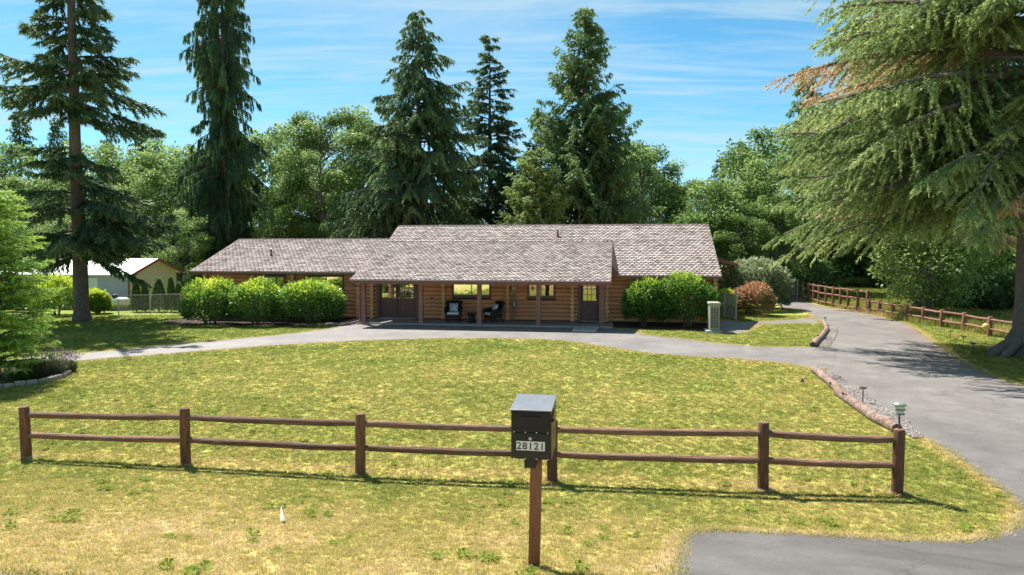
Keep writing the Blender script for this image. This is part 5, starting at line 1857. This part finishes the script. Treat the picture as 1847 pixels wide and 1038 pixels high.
def shrub(seed, rx, ry, h, n, L, W, tintb=0.35, top=0.4, lumps=14, low=-0.55, stems=8, rough=0.19, upright=0.3, mott=0.12):
    rng = np.random.default_rng(seed); pr = random.Random(seed)
    lv, wood = Leaves(), MB()
    ld = norm(rng.normal(0, 1, (lumps, 3)))
    d = norm(rng.normal(0, 1, (n * 2, 3)))
    d = d[d[:, 2] > low][:n]
    n = len(d)
    k = 1 + rough * (np.maximum(0, d @ ld.T - 0.72) / 0.28).max(1) * 1.3 - rough * 0.6 + rng.normal(0, 0.05, n)
    s = 1 - rng.uniform(0, 1, n) ** 2.0 * 0.38
    zc = h * 0.47
    sup = np.sign(d) * np.abs(d) ** 0.95
    B = sup * np.array([rx, ry, h * 0.53]) * (k * s)[:, None] + np.array([0, 0, zc])
    B[:, 2] = np.maximum(B[:, 2], 0.05)
    D = d * 0.7 + np.array([0, 0, upright]) + rng.normal(0, 0.5, (n, 3))
    sz = rng.uniform(0.6, 1.3, n)
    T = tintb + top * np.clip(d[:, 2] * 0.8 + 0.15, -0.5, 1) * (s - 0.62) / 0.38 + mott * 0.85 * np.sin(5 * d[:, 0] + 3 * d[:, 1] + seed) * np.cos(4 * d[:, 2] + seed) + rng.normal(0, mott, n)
    lv.add(B, D, L * sz, W * sz, T)
    for i in range(stems):
        a = rng.uniform(0, 6.28); r = rng.uniform(0.1, 0.55)
        e = np.array([math.cos(a) * rx * r, math.sin(a) * ry * r, h * 0.75])
        b = np.array([e[0] * 0.35, e[1] * 0.35, -0.05])
        wood.tube([b, b * .6 + e * .4 + rng.normal(0, .06, 3), e], [0.035, 0.025, 0.008], 5, False)
    return lv, wood


def grow(name, loc, lw, leafmat, barkmat, label, cat, rng_seed=1, group=None, rz=0.0, flat=0.6, mid=0.5, parts=('trunk', 'crown'), k=4):
    lv, wood = lw
    t = empty(name, loc, rz, label, cat, group)
    wood.build(parts[0], barkmat, t, 60)
    link(parts[1], lv.mesh(parts[1], leafmat, np.random.default_rng(rng_seed), flat, mid, k), t)
    return t


def gx(pxx, Y):
    return (pxx - CX) / F * Y


def ztop(py, Y):
    return at(CX, py, Y).z


def make_trees():
    # A: the big hemlock whose trunk stands at the right edge
    p = G(1860, 642)
    lw = conifer(101, 25, lambda f: 7.4 * (1 - f) ** 0.5 * (0.80 + 0.2 * min(1, f * 6)), 5.3, 200, 0.20, 0.35, 0.02, 0.42, 0.17, 68, 0.13, 0.042, 0.42, 0.08, 0.38, 0.32, 0.58, 0.48, 0.45, 0.10, 1.45, 1.55, sect=(math.radians(172), 1.25, 0.74, 0.30), bare=0.06, maxz=17.5)
    lv, wood = lw
    rng = random.Random(4)
    for k in range(9):                       # root flare
        a = k * 0.7 + rng.uniform(-.2, .2)
        d = Vector((math.cos(a), math.sin(a), 0)); r = rng.uniform(0.95, 1.35)
        wood.tube([d * 0.45 + Vector((0, 0, 1.0)), d * 0.62 + Vector((0, 0, 0.38)), d * r + Vector((0, 0, 0.02)), d * (r + 0.3) + Vector((0, 0, -0.12))], [0.10, 0.20, 0.15, 0.06], 8, True, rng, 0.06)
    grow('hemlock_tree', p, (lv, wood), 'needles_hemlock', 'bark_pale', 'huge drooping hemlock with thick flared trunk at the right edge', 'tree', 1, flat=0.4, k=3)
    # B: hemlock standing behind, with rusty dead boughs
    Y = 40
    lw = conifer(102, 27, lambda f: 7.6 * (1 - f) ** 0.55 * (0.66 + 0.34 * min(1, f * 5)), 4.6, 170, 0.14, 0.40, 0.03, 0.44, 0.19, 46, 0.21, 0.062, 0.5, 0.12, 0.42, 0.34, 0.34, 0.46, 0.42, 0.09, 0.85, bare=0.06, maxz=18.5)
    grow('hemlock_tree', (gx(1655, Y), Y, 0), lw, 'needles_hemlock', 'bark', 'wide drooping hemlock with rusty dead boughs behind the side fence', 'tree', 2, flat=0.4, k=3)
    # C: tall fir at left with bare trunk, top cut by the frame
    p = G(148, 579)

    def gap(f, az, r):
        z = 3.4 + 22.6 * f
        if 9.0 < z < 10.2: return r.uniform() < 0.9
        if z < 3.0: return r.uniform() < 0.6
        return r.uniform() < 0.05
    lw = conifer(103, 26, lambda f: 4.3 * (1 - 0.45 * f) * (0.75 + 0.25 * math.sin(f * 21)), 3.2, 185, 0.02, 0.28, 0.10, 0.48, 0.17, 44, 0.28, 0.085, 0.42, 0.05, 0.35, 0.35, 0.36, 0.34, 0.34, 0, 1.0, 1.35, thin=gap, bare=0.06, sect=(0.0, 1.2, 0.22), maxz=19)
    grow('fir_tree', p, lw, 'needles_fir', 'bark_fir', 'tall sparse fir with bare trunk standing on the left lawn', 'tree', 3, flat=0.5, k=3)
    # D: weeping spruce with hanging curtains
    Y = 58
    lw = conifer(104, 32, lambda f: 5.0 * (1 - 0.5 * f) * (0.82 + 0.18 * math.sin(f * 23)), 0.6, 270, 0.08, 0.50, 0.04, 0.55, 0.19, 40, 0.36, 0.085, 1.5, 0.72, 0.9, 0.34, 0.36, 0.36, 0.30, 0, 1.0, maxz=27)
    grow('weeping_spruce', (gx(411, Y), Y, 0), lw, 'needles_spruce', 'bark', 'tall narrow weeping spruce with hanging curtains left of the roof', 'tree', 4, flat=0.35, k=3)
    # E: layered hemlock behind the house
    Y = 51
    lw = conifer(105, ztop(20, Y), lambda f: 8.2 * (1 - f) ** 0.85 + 0.35, 1.0, 175, 0.12, 0.36, 0.08, 0.46, 0.20, 38, 0.30, 0.09, 0.75, 0.25, 0.5, 0.25, 0.34, 0.42, 0.34, 0, 0.9)
    grow('spruce_tree', (gx(758, Y), Y, 0), lw, 'needles_spruce', 'bark', 'pointed spruce with layered drooping boughs behind the middle roof', 'tree', 5, flat=0.45, k=3)
    # F: darker fir beside it
    Y = 60
    lw = conifer(106, ztop(66, Y), lambda f: 6.2 * (1 - f) ** 0.85 + 0.3, 1.0, 130, 0.14, 0.34, 0.14, 0.46, 0.22, 34, 0.33, 0.105, 0.35, 0.05, 0.3, 0.3, 0.3, 0.28, 0.30, 0, 0.9)
    grow('fir_tree', (gx(884, Y), Y, 0), lw, 'needles_fir', 'bark', 'dark pointed fir right of the layered spruce', 'tree', 6, flat=0.5, k=3)
    # G: the broad cedar
    Y = 53
    lw = conifer(107, ztop(16, Y), lambda f: 7.4 * (1 - f) ** 0.9 * (0.9 + 0.1 * math.sin(f * 25)) + 0.4, 0.6, 270, 0.30, 0.34, 0.22, 0.46, 0.20, 26, 0.28, 0.105, 0.55, 0.3, 0.35, 0.28, 0.34, 0.42, 0.25, 0, 0.82)
    grow('cedar_tree', (gx(1052, Y), Y, 0), lw, 'needles_cedar', 'bark', 'broad tall cedar with thin spire behind the right roof', 'tree', 7, flat=0.3)
    Y = 49
    lw = conifer(108, ztop(272, Y), lambda f: 3.4 * (1 - f) ** 0.6 + 0.2, 0.4, 160, 0.35, 0.30, 0.2, 0.46, 0.18, 30, 0.23, 0.10, 0.4, 0.2, 0.3, 0.25, 0.2, 0.66, 0.3, 0, 0.85)
    grow('cedar_tree', (gx(966, Y), Y, 0), lw, 'needles_cedar', 'bark', 'short light green cedar at the foot of the tall cedar', 'tree', 8, flat=0.3)
    Y = 56
    lw = conifer(109, ztop(205, Y), lambda f: 3.6 * (1 - f) ** 0.7 + 0.2, 0.4, 160, 0.35, 0.3, 0.2, 0.46, 0.22, 22, 0.27, 0.10, 0.4, 0.2, 0.3, 0.25, 0.2, 0.42, 0.25, 0, 0.85)
    grow('cedar_tree', (gx(975, Y), Y, 0), lw, 'needles_cedar', 'bark', 'slim dark cedar between the fir and the tall cedar', 'tree', 18, flat=0.3)
    # H: young bright conifer cut by the left edge
    p = G(-6, 684)
    lw = conifer(110, 5.25, lambda f: 1.65 * (1 - f) ** 0.55 + 0.12, 0.25, 190, 0.30, 0.25, 0.10, 0.46, 0.12, 80, 0.10, 0.028, 0.18, 0.03, 0.2, 0.2, 0.09, 0.42, 0.55, 0, 0.95)
    grow('young_fir', p, lw, 'needles_young', 'bark', 'young bright green fir cut by the left edge of the picture', 'tree', 9, flat=0.45, k=3)
    # broadleaved trees that stand out
    for s, pxx, py, Y, R, zb, ncl, nl, L, tb, lab in (
            (201, 580, 172, 56, 4.4, 1.0, 105, 42000, 0.23, 0.55, 'tall broadleaf tree with open crown left of the layered spruce'),
            (202, 655, 205, 60, 3.6, 1.0, 80, 27000, 0.23, 0.50, 'broadleaf tree half hidden by the layered spruce'),
            (203, 1158, 262, 60, 4.4, 0.5, 85, 28000, 0.23, 0.42, 'rounded broadleaf tree right of the tall cedar'),
            (205, 1684, 415, 36.5, 1.9, 0.7, 60, 15000, 0.17, 0.78, 'bright vine maple in front of the hemlock trunk by the low fence'),
            (204, 1290, 330, 54, 3.4, 0.5, 80, 26000, 0.22, 0.60, 'light green broadleaf tree behind the right end of the roof')):
        grow('broadleaf_tree', (gx(pxx, Y), Y, 0), broadleaf(s, ztop(py, Y), R, zb, ncl, nl, L, 0.22, 1.15, tb), 'leaf_maple', 'bark_grey', lab, 'tree', s, flat=0.5)
    # the wood behind: four kinds, copied
    kinds = {}
    kinds['c1'] = grow('wood_conifer', (0, 0, 0), conifer(301, 16, lambda f: 3.6 * (1 - f) ** 0.85 + 0.2, 0.5, 150, 0.12, 0.36, 0.1, 0.44, 0.3, 14, 0.36, 0.13, 0.5, 0.1, 0.4, 0.3, 0.26, 0.30, 0.3), 'needles_fir', 'bark', 'x', 'tree', 31)
    kinds['c2'] = grow('wood_conifer', (0, 0, 0), conifer(302, 16, lambda f: 3.8 * (1 - f) ** 0.75 + 0.2, 0.5, 150, 0.2, 0.42, 0.1, 0.44, 0.3, 14, 0.36, 0.13, 0.7, 0.2, 0.4, 0.3, 0.26, 0.40, 0.3), 'needles_cedar', 'bark', 'x', 'tree', 32)
    kinds['b1'] = grow('wood_broadleaf', (0, 0, 0), broadleaf(303, 12, 4.3, 0.3, 95, 26000, 0.25, 0.2, 1.25, 0.52), 'leaf_maple', 'bark_grey', 'x', 'tree', 33)
    kinds['b2'] = grow('wood_broadleaf', (0, 0, 0), broadleaf(304, 12, 4.0, 0.3, 90, 26000, 0.24, 0.2, 1.15, 0.68), 'leaf_maple', 'bark_grey', 'x', 'tree', 34)
    used = set()
    labs = {'c1': ('dark pointed conifer in the wood behind', 'dark conifers of the wood'), 'c2': ('feathery cedar in the wood behind', 'cedars of the wood'),
            'b1': ('leafy broadleaf tree in the wood behind', 'broadleaf trees of the wood'), 'b2': ('pale green broadleaf tree in the wood behind', 'pale broadleaf trees of the wood')}
    rng = random.Random(77)
    spots = [('c1', 45, 200, 74), ('c1', 112, 212, 80), ('c1', 262, 222, 84), ('c1', 200, 250, 78), ('b1', 15, 262, 60), ('b2', 95, 290, 57), ('b1', 190, 262, 64), ('b2', 300, 248, 68), ('b2', 250, 305, 58), ('b1', 345, 268, 62),
             ('b2', 40, 385, 50), ('b1', -60, 330, 52), ('c2', -40, 250, 66), ('b1', 150, 390, 53), ('b2', 320, 380, 53), ('c2', 350, 260, 72),
             ('b1', 495, 240, 64), ('b2', 530, 300, 58), ('b1', 690, 260, 66), ('b2', 620, 320, 57), ('c2', 470, 300, 70), ('c1', 845, 300, 72), ('c2', 905, 345, 66), ('b1', 820, 350, 58), ('c2', 940, 330, 74),
             ('b1', 1105, 268, 68), ('b2', 1200, 298, 64), ('c1', 1228, 335, 72), ('b1', 1250, 365, 60), ('c2', 1215, 370, 58), ('c1', 1296, 285, 66), ('c2', 1335, 255, 62), ('b2', 1345, 290, 56), ('b1', 1390, 235, 58), ('b2', 1400, 350, 52),
             ('c2', 1450, 120, 60), ('b1', 1480, 250, 55), ('b1', 1550, 180, 60), ('c2', 1620, 150, 62), ('b2', 1530, 360, 53), ('b1', 1680, 230, 55), ('b2', 1750, 250, 52), ('c2', 1800, 140, 58), ('b1', 1860, 220, 52), ('b2', 1620, 340, 54), ('b1', 1330, 390, 51), ('b2', 1290, 410, 52), ('b1', 1450, 400, 56)]
    ordn = ['leftmost', 'second', 'third', 'fourth', 'fifth', 'sixth', 'seventh', 'eighth', 'ninth', 'tenth', 'eleventh', 'twelfth', 'thirteenth', 'fourteenth', 'fifteenth', 'sixteenth', 'seventeenth', 'eighteenth']
    spots.sort(key=lambda q: q[1] if q[1] > -1000 else 0)
    cnt = {}
    spots = [(kd, pxx, py, Y + 13 if 1430 < pxx < 1700 else Y) for kd, pxx, py, Y in spots]
    for kd, pxx, py, Y in spots:
        cnt[kd] = cnt.get(kd, -1) + 1
        h = ztop(py, Y)
        sc = h / (16 if kd[0] == 'c' else 12)
        wd = sc if kd[0] == 'c' else max(0.62, min(1.25, sc))
        wd *= rng.uniform(0.9, 1.15)
        if kd[0] == 'c': wd = max(0.75, min(wd, 1.3))
        loc = (gx(pxx, Y), Y, 0)
        lab, grp = labs[kd]
        lab = lab + ', ' + ordn[cnt[kd]] + (' of its kind' if cnt[kd] == 0 else ' of its kind from the left')
        if kd not in used:
            used.add(kd)
            o = kinds[kd]
            o.location = loc; o.rotation_euler = (0, 0, rng.uniform(0, 6.28)); o.scale = (wd, wd, sc)
            o['label'] = lab; o['group'] = grp
        else:
            copy_thing(kinds[kd], loc, rng.uniform(0, 6.28), (wd, wd, sc), lab, grp)


make_trees()


def make_shrubs():
    pp = ('stems', 'foliage')
    # rhododendrons before the left wing
    for s, pxx, py, top, wpx, n, lab in ((401, 379, 590, 507, 92, 9500, 'rounded rhododendron bush furthest left by the house'), (402, 463, 590, 509, 86, 8500, 'middle rhododendron bush before the small window'), (403, 557, 589, 508, 106, 11000, 'widest rhododendron bush under the large window')):
        p = G(pxx, py)
        Y = p.y + wpx / 2 / F * p.y * 0.75
        r = wpx / 2 / F * Y * 1.04
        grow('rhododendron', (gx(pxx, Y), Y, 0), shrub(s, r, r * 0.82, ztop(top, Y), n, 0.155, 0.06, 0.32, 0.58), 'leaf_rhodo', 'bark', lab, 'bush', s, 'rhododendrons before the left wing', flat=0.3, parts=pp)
    for s, pxx, py, top, wpx, n, lab in ((404, 1163, 592, 503, 82, 9000, 'left half of the clipped green hedge by the porch'), (405, 1240, 594, 498, 104, 12000, 'right half of the clipped green hedge next to the heat pump')):
        p = G(pxx, py)
        Y = p.y + wpx / 2 / F * p.y * 0.6
        r = wpx / 2 / F * Y * 1.03
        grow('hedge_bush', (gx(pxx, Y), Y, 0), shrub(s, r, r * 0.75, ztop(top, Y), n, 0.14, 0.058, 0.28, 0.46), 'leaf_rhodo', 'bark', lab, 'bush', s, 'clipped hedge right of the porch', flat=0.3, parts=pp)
    Y = 42
    r = 66 / F * Y
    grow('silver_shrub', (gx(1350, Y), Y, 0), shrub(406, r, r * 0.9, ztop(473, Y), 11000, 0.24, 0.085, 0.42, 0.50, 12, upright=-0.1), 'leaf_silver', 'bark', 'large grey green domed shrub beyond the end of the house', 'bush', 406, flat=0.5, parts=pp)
    p = G(1357, 571)
    Y = p.y + 0.7
    r = 38 / F * Y
    grow('red_shrub', (gx(1356, Y), Y, 0), shrub(407, r, r * 0.85, ztop(514, Y), 8000, 0.17, 0.05, 0.44, 0.26, 10, mott=0.26), 'leaf_red', 'bark', 'bushy shrub with red new leaves beside the driveway', 'bush', 407, flat=0.35, parts=pp)
    Y = 37.5
    grow('light_shrub', (gx(1309, Y), Y, 0), shrub(408, 0.5, 0.45, ztop(524, Y), 2200, 0.14, 0.06, 0.62, 0.3), 'leaf_rhodo', 'bark', 'small yellow green shrub behind the wire garden gate', 'bush', 408, flat=0.35, parts=pp)
    # bushes at the left round the tall fir
    for s, pxx, top, Y, wpx, tb, lab in ((409, 98, 500, 38, 74, 0.62, 'yellow green bush left of the tall fir trunk'), (410, 172, 526, 39, 40, 0.55, 'small bright bush right of the tall fir trunk'), (411, 50, 505, 41, 70, 0.45, 'green bush before the shed behind the young fir')):
        r = wpx / 2 / F * Y
        grow('garden_bush', (gx(pxx, Y), Y, 0), shrub(s, r, r * 0.9, ztop(top, Y), 5000, 0.17, 0.075, tb, 0.4), 'leaf_rhodo', 'bark', lab, 'bush', s, flat=0.35, parts=pp)
    # arborvitae columns
    for i, (pxx, top, w, h_) in enumerate(((244, 506, 8, 0), (260, 510, 7.5, 0), (285, 503, 13, 0), (307, 500, 7.5, 0), (321, 511, 7.5, 0))):
        Y = 40.2
        rr = w / F * Y
        H = ztop(top, Y)
        rng = np.random.default_rng(420 + i)
        n = 2600
        f = rng.uniform(0, 1, n); a = rng.uniform(0, 6.28, n)
        rad = rr * np.clip(1.15 * (1 - f) ** 0.55, 0.05, 1) * (1 - 0.3 * rng.uniform(0, 1, n) ** 2)
        B = np.stack([np.cos(a) * rad, np.sin(a) * rad, f * H * 0.95 + 0.04], -1)
        D = np.stack([np.cos(a) * 0.35, np.sin(a) * 0.35, np.full(n, 0.9)], -1) + rng.normal(0, 0.25, (n, 3))
        lv = Leaves(); lv.add(B, D, 0.16 * rng.uniform(0.6, 1.3, n), 0.05 * rng.uniform(0.7, 1.3, n), 0.4 + rng.normal(0, 0.13, n))
        wd = MB().tube([(0, 0, -0.05), (0, 0, H * 0.5), (0, 0, H * 0.9)], [0.04, 0.03, 0.01], 6)
        nm = ['first arborvitae from the left in the row by the shed', 'second arborvitae from the left in the row by the shed', 'widest arborvitae in the middle of the row by the shed', 'fourth arborvitae from the left in the row by the shed', 'arborvitae nearest the house in the row by the shed'][i]
        grow('arborvitae', (gx(pxx, Y), Y, 0), (lv, wd), 'needles_cedar', 'bark', nm, 'shrub', 420 + i, 'arborvitae row', flat=0.2, parts=('stem', 'foliage'))
    # lavender in the left bed
    for s, pxx, py, r, h, lab in ((430, 72, 684, 0.62, 0.62, 'lavender clump with faded purple spikes in the block edged bed'), (431, 22, 692, 0.40, 0.34, 'low green plant left of the lavender in the bed'), (432, 104, 676, 0.38, 0.42, 'small lavender tuft at the right end of the bed')):
        rng = np.random.default_rng(s)
        n = 2600
        a = rng.uniform(0, 6.28, n); q = rng.uniform(0, 1, n) ** 0.6
        B = np.stack([np.cos(a) * q * r * 0.6, np.sin(a) * q * r * 0.6, rng.uniform(0, 0.5, n) * h], -1)
        D = np.stack([np.cos(a) * q * 0.8, np.sin(a) * q * 0.8, np.full(n, 0.9)], -1) + rng.normal(0, 0.18, (n, 3))
        T = rng.uniform(0.1, 0.75, n) if s != 431 else rng.uniform(0, 0.5, n)
        lv = Leaves(); lv.add(B, D, h * 0.5 * rng.uniform(0.5, 1.1, n), np.full(n, 0.014), T)
        if s != 431:
            m = 420
            a = rng.uniform(0, 6.28, m); q = rng.uniform(0, 1, m) ** 0.5
            d = norm(np.stack([np.cos(a) * q * 0.75, np.sin(a) * q * 0.75, np.full(m, 1.0)], -1))
            lv.add(np.stack([np.cos(a) * q * r * 0.5, np.sin(a) * q * r * 0.5, np.full(m, 0.1)], -1) + d * (h * rng.uniform(0.75, 1.15, m))[:, None], d + rng.normal(0, .1, (m, 3)), np.full(m, 0.075), np.full(m, 0.022), rng.uniform(0.85, 1, m))
        wd = MB()
        for k in range(10):
            b = rng.uniform(0, 6.28)
            wd.tube([(0, 0, -0.02), (math.cos(b) * r * .3, math.sin(b) * r * .3, h * .3), (math.cos(b) * r * .6, math.sin(b) * r * .6, h * .6)], [0.012, 0.008, 0.004], 4, False)
        p = G(pxx, py) + Vector((0, 0.35, 0))
        grow('lavender', p, (lv, wd), 'leaf_lavender' if s != 431 else 'leaf_laurel', 'bark', lab, 'plant', s, flat=0.2, parts=('stem', 'foliage'))
    # thicket at the edge of the wood, right of the drive
    rng = random.Random(5)
    th = [(1318, 455, 53, 90, 0.30), (1375, 440, 55, 110, 0.38), (1440, 455, 60, 100, 0.26), (1500, 470, 66, 110, 0.30), (1560, 478, 66, 100, 0.36), (1615, 470, 62, 100, 0.55), (1668, 498, 50, 90, 0.62), (1720, 500, 42, 90, 0.28), (1775, 505, 40, 80, 0.30), (1830, 490, 40, 90, 0.34), (1545, 505, 63, 60, 0.45)]
    where = ['behind the end of the house', 'behind the grey green dome', 'behind the slatted gate', 'left of the meadow edge', 'at the middle of the meadow edge', 'bright at the right of the meadow', 'bright and low under the hemlock', 'dark behind the low fence', 'dark behind the yellow float', 'behind the big trunk', 'small at the back of the meadow']
    for i, (pxx, top, Y, wpx, tb) in enumerate(th):
        r = wpx / 2 / F * Y
        grow('thicket_bush', (gx(pxx, Y), Y, 0), shrub(440 + i, r, r * 0.8, ztop(top, Y), 5500, 0.26, 0.11, tb, 0.35, 12, low=-0.8, rough=0.2), 'leaf_laurel', 'bark', 'thicket bush ' + where[i], 'bush', 440 + i, 'thicket at the edge of the wood', flat=0.4, parts=pp)


make_shrubs()
